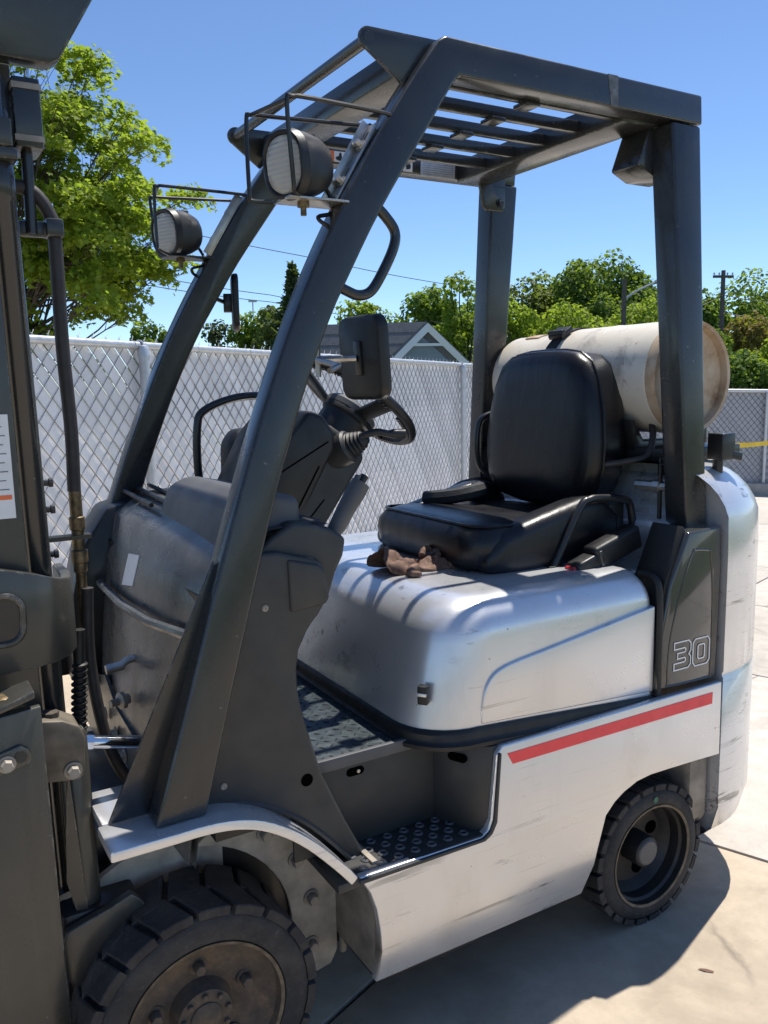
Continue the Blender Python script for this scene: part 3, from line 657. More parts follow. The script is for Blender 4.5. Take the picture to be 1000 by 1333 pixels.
# ---- hood under the seat
def hood_ring(z, ins, zt=None, tilt=True):
    xf = .485+.05*max(0, (z-.65))/.27; x0, x1, y0, y1 = xf+ins, 1.158-ins*.35, .030+ins, W-.030-ins
    P_ = []; r = max(.02, .135-ins*.5); r2 = .02
    for cx, cy, rr, a in ((x1-r2, y1-r2, r2, 0), (x0+r, y1-r, r, 90), (x0+r, y0+r, r, 180), (x1-r2, y0+r2, r2, 270)):
        for k in range(9):
            t = R_(a+90*k/8); P_.append((cx+rr*math.cos(t), cy+rr*math.sin(t)))
    # extra points on the long edges
    out = []
    for i, p in enumerate(P_):
        q = P_[(i+1) % len(P_)]; out.append(p)
        if (Vector(p)-Vector(q)).length > .2:
            for t in (.25, .5, .75): out.append((p[0]+(q[0]-p[0])*t, p[1]+(q[1]-p[1])*t))
    return [(x, y, z-(.042*max(0, (x-.62))/.53 if tilt else 0)) for x, y in out]
TOPZ = .922
rings = [hood_ring(.653, .012), hood_ring(.653, .0), hood_ring(.668, .0), hood_ring(.74, .002), hood_ring(.80, .005, tilt=False), hood_ring(.835, .009, tilt=False)]
for k in range(1, 10):
    a = R_(10*k); rings.append(hood_ring(.838+(TOPZ-.838)*math.sin(a), .009+.085*(1-math.cos(a)), tilt=False))
hd = MB().loft(rings)
hood = obj('hood', hd, SILVER, FK, ang=60, label='silver engine hood under the seat')
hp = [(.626, .660)]+[(p.x, p.z) for p in smooth_path([(.627, 0, .69), (.632, 0, .722), (.642, 0, .746), (.660, 0, .765), (.690, 0, .777), (.735, 0, .785)], 4)]+[(.80, .793), (.92, .809), (1.148, .840), (1.148, .624)]
obj('side_door', MB().xz(hp, .0262, .05), SILVER, hood, bevel=.004, seg=3)
rs = [hood_ring(.618, .012), hood_ring(.618, -.018), hood_ring(.627, -.019), hood_ring(.630, -.012), hood_ring(.636, -.009), hood_ring(.648, -.010), hood_ring(.656, -.004), hood_ring(.656, .012)]
obj('hood_seal', MB().loft([[(x, y, max(z, .598)) for x, y, z in r] for r in rs], False), RUBBERS, hood, ang=50)
lt = MB().obox((.511, .077, .735), ((.6, -.8, 0), (.8, .6, 0), (0, 0, 1)), (.022, .02, .04))
la = obj('latch', lt, PLASTD, hood, bevel=.002)
obj('latch_bar', MB().obox((.503, .071, .738), ((.6, -.8, 0), (.8, .6, 0), (0, 0, 1)), (.02, .008, .007)), SILVER, la, bevel=.001)
# seam bead running up the rear edge of the hood
obj('rear_seal', MB().tube(smooth_path([(1.160, .024, .61), (1.160, .024, .75), (1.163, .028, .85), (1.168, .045, .900), (1.172, .10, .905)], 4), .009, 8), RUBBERS, hood)
# ---- rear deck, side cover and counterweight
obj('rear_deck', MB().box((1.27, .115, .60), (1.42, .95, 1.02)).box((1.165, .13, .60), (1.28, .94, .90)).box((1.36, .14, 1.0), (1.44, .92, 1.13)), SILVER, FK, bevel=.02, seg=3)
cv = [(1.248, 1.011), (1.189, .883), (1.157, .742), (1.148, .627), (1.368, .617), (1.371, .70), (1.374, .90), (1.366, 1.014)]
cover = obj('side_cover', MB().xz(cv, .018, .125), GLOSSD, FK, bevel=.007, seg=3, label='glossy dark panel with the outlined number 30')
tr_ = [(1.262, .955), (1.219, .85), (1.191, .737), (1.187, .645), (1.196, .632), (1.335, .628), (1.345, .64), (1.345, .827), (1.332, .945), (1.322, .958), (1.275, .964)]
obj('raised_edge', MB().tube(smooth_path([(x, .0185, z) for x, z in tr_], 4, True), .0028, 6, True), GLOSSD, cover)
obj('side_cover', mir(MB().xz(cv, .018, .125)), GLOSSD, FK, bevel=.007, seg=3)
bk = [(1.245, 1.025), (1.183, .89), (1.150, .745), (1.141, .622), (1.160, .615), (1.2, .85), (1.26, 1.0)]
obj('cover_gasket', MB().xz(bk, .030, .13), RUBBERS, cover, bevel=.004)
# outlined figures 3 and 0
def ribbon(path, w_, y):
    P_ = [Vector((p[0], p[1])) for p in path]; n_ = len(P_); mb = MB(); inn = []; out = []
    for i in range(n_):
        a, b, c = P_[i-1], P_[i], P_[(i+1) % n_]; d0 = (b-a).normalized(); d1 = (c-b).normalized(); n0 = Vector((-d0.y, d0.x)); n1 = Vector((-d1.y, d1.x)); mm = (n0+n1).normalized(); s_ = w_/2/max(.4, mm.dot(n0))
        inn.append(b-mm*s_); out.append(b+mm*s_)
    mb.v = [(p.x, y, p.y) for p in inn+out]; mb.f = [(i, (i+1) % n_, (i+1) % n_+n_, i+n_) for i in range(n_)]; return mb
def glyph(path, x0, z0, x1, z1, rise):
    return [(x0+(x1-x0)*u_, z0+(z1-z0)*v_+rise*u_) for u_, v_ in path]
three = [(0, 1), (.86, 1), (1, .88), (1, .62), (.88, .5), (1, .38), (1, .12), (.86, 0), (0, 0), (0, .24), (.62, .24), (.68, .28), (.68, .36), (.62, .40), (.2, .40), (.2, .60), (.62, .60), (.68, .64), (.68, .72), (.62, .76), (0, .76)]
zero_o = [(.14, 1), (.86, 1), (1, .86), (1, .14), (.86, 0), (.14, 0), (0, .14), (0, .86)]
zero_i = [(.36, .76), (.64, .76), (.7, .7), (.7, .3), (.64, .24), (.36, .24), (.3, .3), (.3, .7)]
obj('figure_three', ribbon(glyph(three, 1.208, .668, 1.268, .738, .0), .0034, .0162), WHITEL, cover)
zf = ribbon(glyph(zero_o, 1.276, .666, 1.338, .736, .0), .0034, .0162); z2 = ribbon(glyph(zero_i, 1.276, .666, 1.338, .736, 0), .0034, .0162); zf.add(z2.v, z2.f)
obj('figure_zero', zf, WHITEL, cover)
def cw_ring(z, ins, x0=1.377, taper=0.):
    r = .36-ins*.4; P_ = [(x0, .002+ins)]
    xr = 1.74-ins
    for k in range(13):
        t = R_(270+90*k/12); P_.append((xr-r+r*math.cos(t), .002+ins+r+r*math.sin(t)))
    for k in range(13):
        t = R_(90*k/12); P_.append((xr-r+r*math.cos(t), W-.002-ins-r+r*math.sin(t)))
    P_.append((x0, W-.002-ins))
    return [(x, y, z) for x, y in P_]
rg = [cw_ring(.165, .07), cw_ring(.168, .045), cw_ring(.20, .014), cw_ring(.27, .0), cw_ring(.62, .0), cw_ring(.625, .004), cw_ring(.632, .004), cw_ring(.637, .0), cw_ring(.95, .0)]
for k in range(1, 9):
    a = R_(11.25*k); rg.append(cw_ring(1.00+.165*math.sin(a), .15*(1-math.cos(a))))
cw = obj('counterweight', MB().loft(rg), SILVER, FK, ang=50, label='rounded silver counterweight with scrapes')
obj('vertical_groove', MB().box((1.374, .012, .42), (1.379, .04, .60)), RUBBERS, cw)
# inner wheel arch of the steer axle
obj('rear_wheel_housing', MB().box((.95, .18, .12), (1.40, .24, .58)).box((1.30, .03, .22), (1.375, .2, .41)), DULL, FK, bevel=.02)
# ---- front fender: rolled silver lip
fx = [(-.172, .575), (-.158, .627), (-.12, .627), (-.05, .627), (.01, .627), (.065, .620), (.115, .603), (.166, .572), (.21, .535), (.25, .493), (.285, .452), (.304, .428)]
pp = smooth_path([(x, 0, z) for x, z in fx[1:]], 3)
up_ = [(p.x, p.z) for p in pp]; dn = []
for i, p in enumerate(up_):
    a = Vector(up_[max(i-1, 0)]); b = Vector(up_[min(i+1, len(up_)-1)]); d = (b-a).normalized(); dn.append((p[0]+d.y*.019, p[1]-d.x*.019))
fender = obj('fender', MB().xz(up_+dn[::-1], -.001, .10), SILVER, FK, bevel=.0035, seg=2)
obj('front_lip', MB().box((-.150, .101, .609), (.0, .24, .627)), SILVER, fender, bevel=.0035)
# ---- cowl side panel beside the pedals
cp = [(.10, 1.09), (.178, 1.087), (.262, 1.062), (.272, 1.045), (.272, .985), (.25, .955), (.231, .932), (.212, .897), (.206, .86), (.207, .82), (.213, .786), (.228, .725), (.252, .64), (.30, .53), (.352, .424), (.326, .416), (.305, .445), (.27, .487), (.235, .53), (.195, .563), (.15, .595), (.10, .620), (.05, .634), (0, .637), (-.03, .64), (.02, .85), (.08, 1.03)]
def sk(pts): return [(round(x*1.0282+.0115, 4), round(z*1.0282-.0390, 4)) for x, z in pts]     # the panel sits just inside the pillar
cp = sk(cp); CY = .075
cowl = obj('cowl_panel', MB().xz(cp, CY, .150), PLAST, FK, bevel=.008, seg=3)
obj('cubby_lid', MB().xz(sk([(.194, 1.072), (.255, 1.056), (.268, 1.043), (.276, .99), (.268, .978), (.196, .972)]), CY-.006, .13), PLAST, cowl, bevel=.006, seg=3)
obj('wheel_arch_bead', MB().tube(smooth_path([(x, CY+.001, z) for x, z in sk([(.0, .642), (.10, .625), (.195, .569), (.27, .493), (.326, .422)])], 5), .006, 6), PLAST, cowl)
bl = obj('screw', MB().lathe([(0, 0), (.0065, 0), (.0065, .0016), (.0045, .002), (.0045, .0034), (.0028, .0034), (.0028, .002), (0, .002)], (0, 0, 0), (0, -1, 0), 12), DULL, cowl); bl.location = (.163, CY, .977)
inst(bl, 'screw', cowl, (.066, CY, .652))
obj('drain_hole', MB().lathe([(0, 0), (.0128, 0), (.0128, .0015), (0, .0015)], (.235, CY+.0005, .619), (0, -1, 0), 20), VOID, cowl)
obj('cowl_panel', mir(MB().xz(cp, CY, .150)), PLASTD, FK, bevel=.008, seg=3)  # far twin coloured black, its shade put into the material
pod = sk([(.14, 1.085), (.175, 1.112), (.217, 1.135), (.256, 1.130), (.293, 1.117), (.328, 1.094), (.321, 1.06), (.304, 1.029), (.288, .985), (.26, .945), (.24, .94), (.2, 1.0)])
podo = obj('lever_pod', MB().xz(pod, .095, .150), PLAST, FK, bevel=.010, seg=3)
obj('slot_guard', MB().xz([(.13, 1.08), (.18, 1.125), (.222, 1.148), (.262, 1.142), (.31, 1.118), (.32, 1.07), (.25, 1.0)], .168, .205), PLASTD, podo, bevel=.008, seg=3)
hbk = obj('parking_brake', MB().tube([(.30, .140, 1.03), (.350, .140, 1.100)], .010, 10), STEEL, FK)
obj('grip', MB().tube([(.338, .140, 1.085), (.352, .14, 1.103), (.372, .140, 1.135), (.395, .14, 1.168), (.408, .140, 1.186)], [.014, .018, .019, .021, .020], 14), PLASTG, hbk, ang=60)
obj('thumb_hook', MB().obox((.395, .140, 1.190), ((.5, 0, .8), (0, 1, 0), (.8, 0, -.5)), (.03, .016, .008)), PLASTG, hbk, bevel=.003)
obj('release_button', MB().tube([(.409, .14, 1.188), (.418, .14, 1.200)], .0085, 10), PLASTD, hbk)
# ---- steering
AX = Vector((.643, 0, .766)); E2 = Vector((.766, 0, -.643)); SC = Vector((.62, .5325, 1.34)); RW = .16
col = obj('steering_column', MB().xz([(.405, 1.325), (.50, 1.288), (.572, 1.238), (.586, 1.205), (.466, 1.040), (.38, .90), (.25, .80), (.16, .85), (.30, 1.10), (.35, 1.20)], .435, .63), PLAST, FK, bevel=.014, seg=3)
obj('instrument_cover', MB().xz([(.29, 1.15), (.355, 1.27), (.412, 1.330), (.452, 1.316), (.482, 1.272), (.478, 1.235), (.41, 1.12), (.35, 1.045), (.30, 1.04)], .385, .69), PLASTD, col, bevel=.014, seg=3)
for (q0_, q1_) in (((.335, 1.19), (.46, 1.255)), ((.365, 1.085), (.435, 1.20)), ((.36, 1.00), (.47, 1.115))):
    dq = Vector((q1_[0]-q0_[0], 0, q1_[1]-q0_[1])); L0 = dq.length; dq.normalize()
    yq = .3845 if q0_[1] > 1.05 else .4345
    obj('seam', MB().obox(((q0_[0]+q1_[0])/2, yq, (q0_[1]+q1_[1])/2), (dq, (0, 1, 0), dq.cross(Vector((0, 1, 0)))), (L0, .0016, .0030)), VOID, col)
boot = [(0, 0)]
for k in range(5): boot += [(.034-.003*k, .004+k*.009), (.029-.003*k, .008+k*.009)]
boot += [(.012, .052), (0, .053)]
ldir = Vector((.55, -.72, .42)).normalized()
obj('lever_pedestal', MB().lathe([(0, -.05), (.040, -.05), (.041, .0), (.036, .006), (0, .006)], (.535, .425, 1.238), ldir, 24), PLAST, col)
obj('lever_boot', MB().lathe(boot, (.535, .425, 1.238), ldir, 20), RUBBERS, col, ang=70)
lv = Vector((.525, .42, 1.245))
obj('direction_lever', MB().tube(smooth_path([lv+ldir*.04, lv+ldir*.065+Vector((.02, 0, 0)), lv+Vector((.085, -.055, .022)), lv+Vector((.125, -.06, .020))], 4), [.0085]*9+[.012]*4, 10), PLASTD, col)
swh = obj('steering_wheel', MB().tube([SC+(Vector((0, 1, 0))*math.cos(a)+E2*math.sin(a))*RW for a in np.linspace(0, 2*math.pi, 65)[:-1]], .0125, 10, True), PLASTD, FK)
gr = MB()
for k in range(96):
    a = 2*math.pi*k/96; d = Vector((0, 1, 0))*math.cos(a)+E2*math.sin(a); t = d.cross(AX)
    if (k//24) % 2 == 0 or 24 <= k < 44: gr.obox(SC+d*(RW-.006)-AX*.010, (d, AX, t), (.013, .010, .0055))
obj('finger_grips', gr, PLASTD, swh, kind='stuff')
obj('hub', MB().lathe([(0, -.115), (.060, -.115), (.064, -.09), (.064, -.06), (.070, -.055), (.070, -.040), (.062, -.030), (.030, -.024), (0, -.022)], SC, AX, 32), PLASTD, swh)
obj('hub_cap', MB().lathe([(0, -.024), (.066, -.038), (.0705, -.042), (.0705, -.028), (.060, -.018), (.030, -.012), (0, -.010)], SC, AX, 32), PLASTG, swh)
for a in (180, 60, 300):
    d = Vector((0, 1, 0))*math.cos(R_(a))+E2*math.sin(R_(a)); t = d.cross(AX)
    p0 = SC+d*.055-AX*.045; p1 = SC+d*(RW-.004)-AX*.002; dd = (p1-p0).normalized(); nn_ = t.cross(dd)
    obj('spoke', MB().obox((p0+p1)/2, (dd, t, nn_), ((p1-p0).length, .042, .014)), PLASTD, swh, bevel=.005)
# ---- front cowl
fc = MB(); rows = [(.00, .50), (.015, .60), (.035, .80), (.055, .95), (.085, 1.07), (.16, 1.115), (.30, 1.125)]
A_ = [[(x, .10, z), (x-.012, .33, z+.004), (x-.018, .55, z+.006), (x-.012, .74, z+.004), (x, .89, z)] for x, z in rows]
B_ = [[(x+.012, y, z-.008) for x, y, z in r] for r in A_]
for G, s_ in ((A_, 1), (B_, -1)):
    o = len(fc.v); fc.v += [p for r in G for p in r]
    fc.f += [(o+i*5+j, o+i*5+j+1, o+(i+1)*5+j+1, o+(i+1)*5+j) for i in range(len(rows)-1) for j in range(4)]
CG = plain('dusty_grey_metal', (.095, .094, .092), .28, .2, .4, 7, .1, 60)
fcow = obj('front_cowl', fc, CG, FK, ang=50)
obj('dash_pod', MB().prism([(.085, .16, 1.03), (.085, .58, 1.03), (.14, .58, 1.165), (.20, .56, 1.19), (.26, .56, 1.17), (.26, .56, 1.03)][:0] or [(.085, .13, 1.03), (.135, .13, 1.165), (.18, .13, 1.19), (.27, .13, 1.17), (.27, .13, 1.03)], [(.085, .58, 1.03), (.135, .57, 1.165), (.18, .56, 1.185), (.27, .56, 1.165), (.27, .58, 1.03)]), PLASTG, fcow, bevel=.018, seg=4)
obj('crease_rib', MB().tube([(.020, .82, .90), (.008, .55, .905), (.012, .33, .915), (.030, .12, .935)], .010, 8), CG, fcow)
obj('grease_pipe', MB().tube([(-.045, .50, .775), (-.01, .50, .778), (.0, .50, .788), (.06, .50, .798)], [.011, .011, .009, .009], 10), STEEL, fcow)
obj('lower_plate', MB().prism([(-.012, .98, .49), (-.008, .98, .62), (-.005, .72, .69), (-.005, .62, .64), (-.01, .30, .62), (-.015, .30, .45)], [(-.004, .98, .49), (.0, .98, .62), (.003, .72, .69), (.003, .62, .64), (-.002, .30, .62), (-.007, .30, .45)]), P_MAST, fcow)
for (yy, zz) in ((.80, .655), (.70, .60), (.60, .585), (.52, .56)):
    b_o = obj('bolt', hexhead(.011, .016, (-1, 0, 0)), DULL, fcow); b_o.location = (-.012, yy, zz)
obj('bleed_valve', MB().lathe([(0, 0), (.012, 0), (.012, .01), (.02, .012), (.02, .022), (.009, .026), (.009, .045), (0, .045)], (.0, .50, .70), (-1, -.3, 0), 8), DULL, fcow)
dlb = obj('data_label', MB().prism([(.042, .54, .945), (.042, .635, .930), (.058, .62, 1.005), (.060, .53, 1.015)], [(.0335, .54, .945), (.0315, .635, .930), (.0485, .62, 1.005), (.0505, .53, 1.015)]), DECAL, fcow)
obj('inner_shroud', MB().box((.06, .12, .52), (.16, .90, 1.0)), PLASTD, fcow)
obj('far_shade_block', MB().xz([(-.05, .62), (-.055, .80), (-.01, .98), (.06, 1.08), (.15, 1.10), (.16, .66), (.05, .60)], .88, 1.02), P_BLACK, fcow, bevel=.012, seg=2)  # black block added to stand for the shadow at the far cowl side
obj('far_grab_bar', MB().tube(smooth_path([(.30, .80, 1.06), (.285, .80, 1.16), (.288, .80, 1.28), (.31, .80, 1.325), (.40, .80, 1.356), (.50, .80, 1.356), (.53, .80, 1.33), (.53, .80, 1.2)], 6), .011, 10), P_BLACK, FK)
obj('shift_tower', MB().xz([(.33, 1.05), (.335, 1.24), (.36, 1.275), (.42, 1.28), (.44, 1.05)], .70, .78), PLASTD, FK, bevel=.02, seg=3)
for k in range(3):
    obj('vent_slat', MB().tube([(.10+.035*k, .585+.1*k*0, 1.118+.004*k), (.12+.035*k, .94, 1.118+.004*k)], .006, 6), PLASTD, fcow)
# ---- overhead guard
pf = [(p.x, p.z) for p in smooth_path([(-.073, 0, .628), (.005, 0, .85), (.056, 0, 1.0), (.128, 0, 1.2), (.187, 0, 1.35), (.252, 0, 1.5), (.330, 0, 1.65), (.422, 0, 1.8), (.524, 0, 1.95), (.612, 0, 2.062)], 3)]+[(.632, 2.074)]
pr = [(1.400, 2.071), (1.398, 2.000), (.663, 2.001)]+[(p.x, p.z) for p in smooth_path([(.645, 0, 1.982), (.560, 0, 1.862), (.458, 0, 1.718), (.385, 0, 1.600), (.329, 0, 1.502), (.262, 0, 1.357), (.200, 0, 1.197), (.141, 0, 1.02), (.085, 0, .845), (.018, 0, .628)], 3)]
gm = MB().box((.535, .19, 1.992), (.615, .875, 2.050))
guard = obj('overhead_guard', gm, P_DARK, FK, bevel=.006, seg=2)
obj('rear_crossbar', MB().box((1.175, .19, 1.992), (1.285, .875, 2.056)), P_DARK, guard, bevel=.006)
sf = MB().xz(pf+pr, lambda z: yn(z), lambda z: yn(z, .06))
obj('side_frame', sf, P_DARK, guard, bevel=.006, seg=3); obj('side_frame', mir(sf), P_DARK, guard, bevel=.006, seg=3)
po = MB().xz([(1.293, 1.998), (1.299, 1.000), (1.372, 1.000), (1.396, 1.998)], lambda z: yn(z, .003), lambda z: yn(z, .075))
obj('rear_post', po, P_DARK, guard, bevel=.008, seg=3); obj('rear_post', mir(po), P_DARK, guard, bevel=.008, seg=3)
for f_ in (lambda m_: m_, mir):
    obj('post_rib', f_(MB().xz([(1.374, 1.02), (1.383, 1.02), (1.406, 1.86), (1.398, 1.86)], lambda z: yn(z, .03), lambda z: yn(z, .055))), P_DARK, guard, bevel=.002)
    obj('pillar_gusset', f_(MB().xz([(.075, 1.075), (-.140, .628), (-.03, .628), (.10, 1.0)], .0935, .1005)), P_DARK, guard, bevel=.0015)
    tb_ = ROUND((.466, 2.047), .022, 8, R_(95), R_(250))+[(.535, 1.972), (.62, 2.05), (.632, 2.071)]
    obj('bar_tab', f_(MB().xz(tb_, lambda z: yn(z, .022), lambda z: yn(z, .03))), P_DARK, guard, bevel=.001)
obj('front_bar', MB().tube([(.466, yn(2.05, .02), 2.047), (.466, W-yn(2.05, .02), 2.047)], .0125, 14), P_DARK, guard)
for y in (.222, .345, .473, .603, .735):
    obj('roof_slat', MB().box((.60, y-.009, 2.003), (1.18, y+.009, 2.032)), P_DARK, guard, bevel=.003)
for y in (.222, .345, .473, .603, .735): obj('slat_spacer', MB().box((.885, y-.024, 1.993), (.925, y+.024, 2.0028)), P_DARK, guard, bevel=.002)
obj('lamp_bracket', MB().xz([(1.29, 2.015), (1.245, 1.905), (1.30, 1.882), (1.388, 1.882), (1.388, 1.995), (1.33, 2.015)], .205, .30), P_DARK, guard, bevel=.008, seg=2)
obj('post_bracket', MB().xz([(1.25, 2.045), (1.25, 1.985), (1.262, 1.93), (1.275, 1.915), (1.335, 1.915), (1.347, 1.93), (1.347, 2.045)], W-.215, W-.20), P_DARK, guard, bevel=.004)
for (x, z) in ((1.272, 2.02), (1.325, 1.94)):
    b_o = obj('bolt', hexhead(.010, .010, (0, -1, 0)), P_BLACK, guard); b_o.location = (x, W-.215, z)
fy = lambda z: W-yn(z, .0605)
def sticker(x0, z0, x1, z1, mat, lift=0.): return MB().xz([(x0, z0), (x1, z0), (x1, z1), (x0, z1)], lambda z: fy(z)-.0008-lift, lambda z: fy(z))
s1 = obj('warning_label', sticker(.708, 2.006, .86, 2.034, DECAL), DECAL, guard)
obj('orange_field', sticker(.708, 2.006, .745, 2.034, ORANGE, .0006), ORANGE, s1)
obj('triangle_mark', MB().xz([(.716, 2.010), (.738, 2.010), (.727, 2.030)], lambda z: fy(z)-.002, lambda z: fy(z)), INK, s1)
obj('hand_mark', MB().xz([(.752, 2.012), (.764, 2.009), (.770, 2.014), (.768, 2.030), (.762, 2.031), (.760, 2.022), (.750, 2.018)], lambda z: fy(z)-.002, lambda z: fy(z)), INK, s1)
for k in range(4): obj('text_line', sticker(.780, 2.011+k*.0055, .852-.006*(k % 2), 2.0125+k*.0055, INK, .0006), INK, s1)
s2 = obj('small_label', sticker(.955, 2.004, 1.006, 2.032, DECAL), DECAL, guard)
obj('pictogram', MB().xz([(.985, 2.01), (.998, 2.012), (1.0, 2.022), (.992, 2.028), (.983, 2.020)], lambda z: fy(z)-.002, lambda z: fy(z)), INK, s2)
s3 = obj('data_plate', sticker(1.035, 1.999, 1.160, 2.043, DECALG), DECALG, guard)
for k in range(6): obj('text_line', sticker(1.043, 2.004+k*.006, 1.152, 2.0048+k*.006, PLASTG, .0006), PLASTG, s3)
obj('paint_scuff', MB().xz([(1.080, 2.0712), (1.112, 2.0712), (1.108, 2.003), (1.086, 2.003)], lambda z: yn(z, -.0008), lambda z: yn(z, .001)), plain('worn_primer', (.16, .16, .16), .6, .2, .5, 60), guard)
# grab handle on the pillar
obj('grab_handle', MB().tube(smooth_path([(.455, yn(1.72, .03), 1.735), (.482, .148, 1.713), (.503, .146, 1.684), (.497, .144, 1.650), (.462, .139, 1.592), (.437, .137, 1.563), (.410, .136, 1.556), (.385, .137, 1.564), (.36, .137, 1.575)], 6), .0105, 12), P_DARK, FK)
# ---- work lights
def work_light(flip):
    f_ = mir if flip else (lambda m_: m_)
    c = Vector((.302, .150, 1.788)); a = R_(20); fw = Vector((-math.cos(a), -math.sin(a)*(1 if not flip else -1.15), -.10)).normalized(); sd = fw.cross(Vector((0, 0, 1))).normalized(); uu = sd.cross(fw)
    if flip: pass
    def ring(dx, w_, h_, r_): return [c+fw*dx+sd*x+uu*z for x, z in rrect(-w_/2, -h_/2, w_/2, h_/2, r_, 5)]
    hs = MB().loft([ring(.040, .090, .104, .040), ring(.043, .104, .120, .048), ring(.030, .109, .125, .050), ring(.026, .105, .121, .048), ring(.0, .102, .117, .046), ring(-.025, .094, .106, .042), ring(-.046, .080, .089, .036), ring(-.058, .060, .066, .028), ring(-.063, .03, .034, .014)])
    o = obj('work_light', f_(hs), PLASTD, FK, ang=35, label='far work light in its wire cage' if flip else 'near work light in its wire cage')
    obj('lens', f_(MB().loft([ring(.0405, .088, .102, .039), ring(.046, .084, .098, .038), ring(.0485, .05, .060, .024)])), LENS, o, ang=60)
    obj('bezel', f_(MB().tube(ring(.044, .096, .112, .043)[::1], .0045, 6, True)), PLASTD, o)
    obj('top_fin', f_(MB().obox(c+uu*.052-fw*.008, (fw, sd, uu), (.05, .03, .012))), PLASTD, o, bevel=.003)
    y0, y1 = .088, .218
    cg = MB()
    cg.tube(smooth_path([(.475, y0+.03, 1.893), (.46, y0+.02, 1.893), (.30, y0, 1.890), (.262, y0, 1.888), (.250, y0, 1.875), (.262, y0+.01, 1.75), (.268, y0+.02, 1.733), (.29, y0+.035, 1.728)], 5), .0042, 7)
    cg.tube(smooth_path([(.475, y1-.03, 1.893), (.46, y1-.02, 1.893), (.27, y1, 1.890), (.235, y1, 1.888), (.225, y1, 1.875), (.225, y1, 1.75), (.23, y1, 1.733), (.26, y1-.03, 1.728)], 5), .0042, 7)
    cg.tube([(.262, y0, 1.888), (.235, y1, 1.888)], .0042, 7)
    obj('cage', f_(cg), P_BLACK, o)
    obj('base_plate', f_(MB().prism([(.262, .115, 1.724), (.262, .19, 1.724), (.385, .19, 1.724), (.385, .115, 1.724)], [(.262, .115, 1.728), (.262, .19, 1.728), (.385, .19, 1.728), (.385, .115, 1.728)])), STEEL if not flip else P_BLACK, o, bevel=.001)
    obj('mount_stud', f_(MB().lathe([(0, 0), (.006, 0), (.006, .014), (.012, .015), (.012, .024), (.007, .026), (.007, .05), (0, .05)], (.305, .150, 1.700), (0, 0, 1), 8)), BRASS, o)
    d = (Vector((.473, 0, 1.884))-Vector((.379, 0, 1.732))).normalized(); n_ = Vector((-d.z, 0, d.x))
    mid = Vector((.426, yn(1.81, .042), 1.808))+n_*.003
    st = obj('mount_strip', f_(MB().obox(mid, (d, (0, 1, 0), n_), (.185, .032, .005)).obox(mid+n_*.010+Vector((0, .014, 0)), (d, (0, 1, 0), n_), (.185, .004, .02))), STEEL, o, bevel=.001)
    for s_ in (-.045, .04):
        b_o = obj('bolt', f_(MB().lathe([(0, 0), (.013, 0), (.013, .003), (.008, .003), (.008, .014), (0, .014)], mid+d*s_+n_*.003, n_, 8)), STEEL, st)
        obj('slot', f_(MB().obox(mid+d*(s_+.022)+n_*.0028, (d, (0, 1, 0), n_), (.02, .006, .001))), INK, st)
    obj('cable', f_(MB().tube(smooth_path([c-fw*.05-uu*.02, c-fw*.075-uu*.05, (.37, .155, 1.712), (.335, .15, 1.700), (.345, .14, 1.685), (.375, .14, 1.678), (.385, .135, 1.70)], 5), .004, 6)), PLASTD, o)
work_light(False); work_light(True)
# ---- mirrors
def mirror_mesh(c, nrm, w_, h_, t_):
    nrm = Vector(nrm).normalized(); s_ = nrm.cross(Vector((0, 0, 1))).normalized(); u_ = s_.cross(nrm); c = Vector(c)
    R2 = lambda k, off: [c+nrm*off+s_*x*k+u_*z*k for x, z in rrect(-w_/2, -h_/2, w_/2, h_/2, .028, 5)]
    return MB().loft([R2(.90, -t_), R2(.97, -t_*.85), R2(1., -t_*.5), R2(1., 0), R2(.97, .002)]), MB().loft([R2(.95, .0022), R2(.945, .003)]), c, nrm, s_, u_
ms, gl_, c, nrm, s_, u_ = mirror_mesh((.462, .195, 1.438), (.97, .10, .06), .152, .172, .022)
mo = obj('mirror', ms, PLASTD, FK, ang=50, label='near rear-view mirror seen from the back'); obj('mirror_glass', gl_, MIRG, mo)
obj('mirror_bracket', MB().obox(c-nrm*.024+u_*.0, (nrm, s_, u_), (.008, .022, .07)), P_BLACK, mo, bevel=.002)
obj('mirror_arm', MB().tube([c-nrm*.03, (.36, .225, 1.435)], .0075, 8).tube([(.36, .225, 1.435), (.36, .13, 1.42), (.33, .11, 1.41)], .006, 8).tube([(.362, .225, 1.40), (.362, .225, 1.50), (.345, .16, 1.545)], .006, 8), STEEL, mo)
ms, gl_, c, nrm, s_, u_ = mirror_mesh((.476, W-.105, 1.618), (.97, -.33, .0), .12, .155, .016)
mo = obj('mirror', ms, PLASTD, FK, ang=50, label='far rear-view mirror seen edge on'); obj('mirror_glass', gl_, MIRG, mo)
obj('mirror_bracket', MB().obox(c-nrm*.024, (nrm, s_, u_), (.03, .03, .05)), P_BLACK, mo, bevel=.002)
obj('mirror_arm', MB().tube([c-nrm*.03, (.385, W-.12, 1.635), (.35, W-.12, 1.66)], .006, 8), P_BLACK, mo)
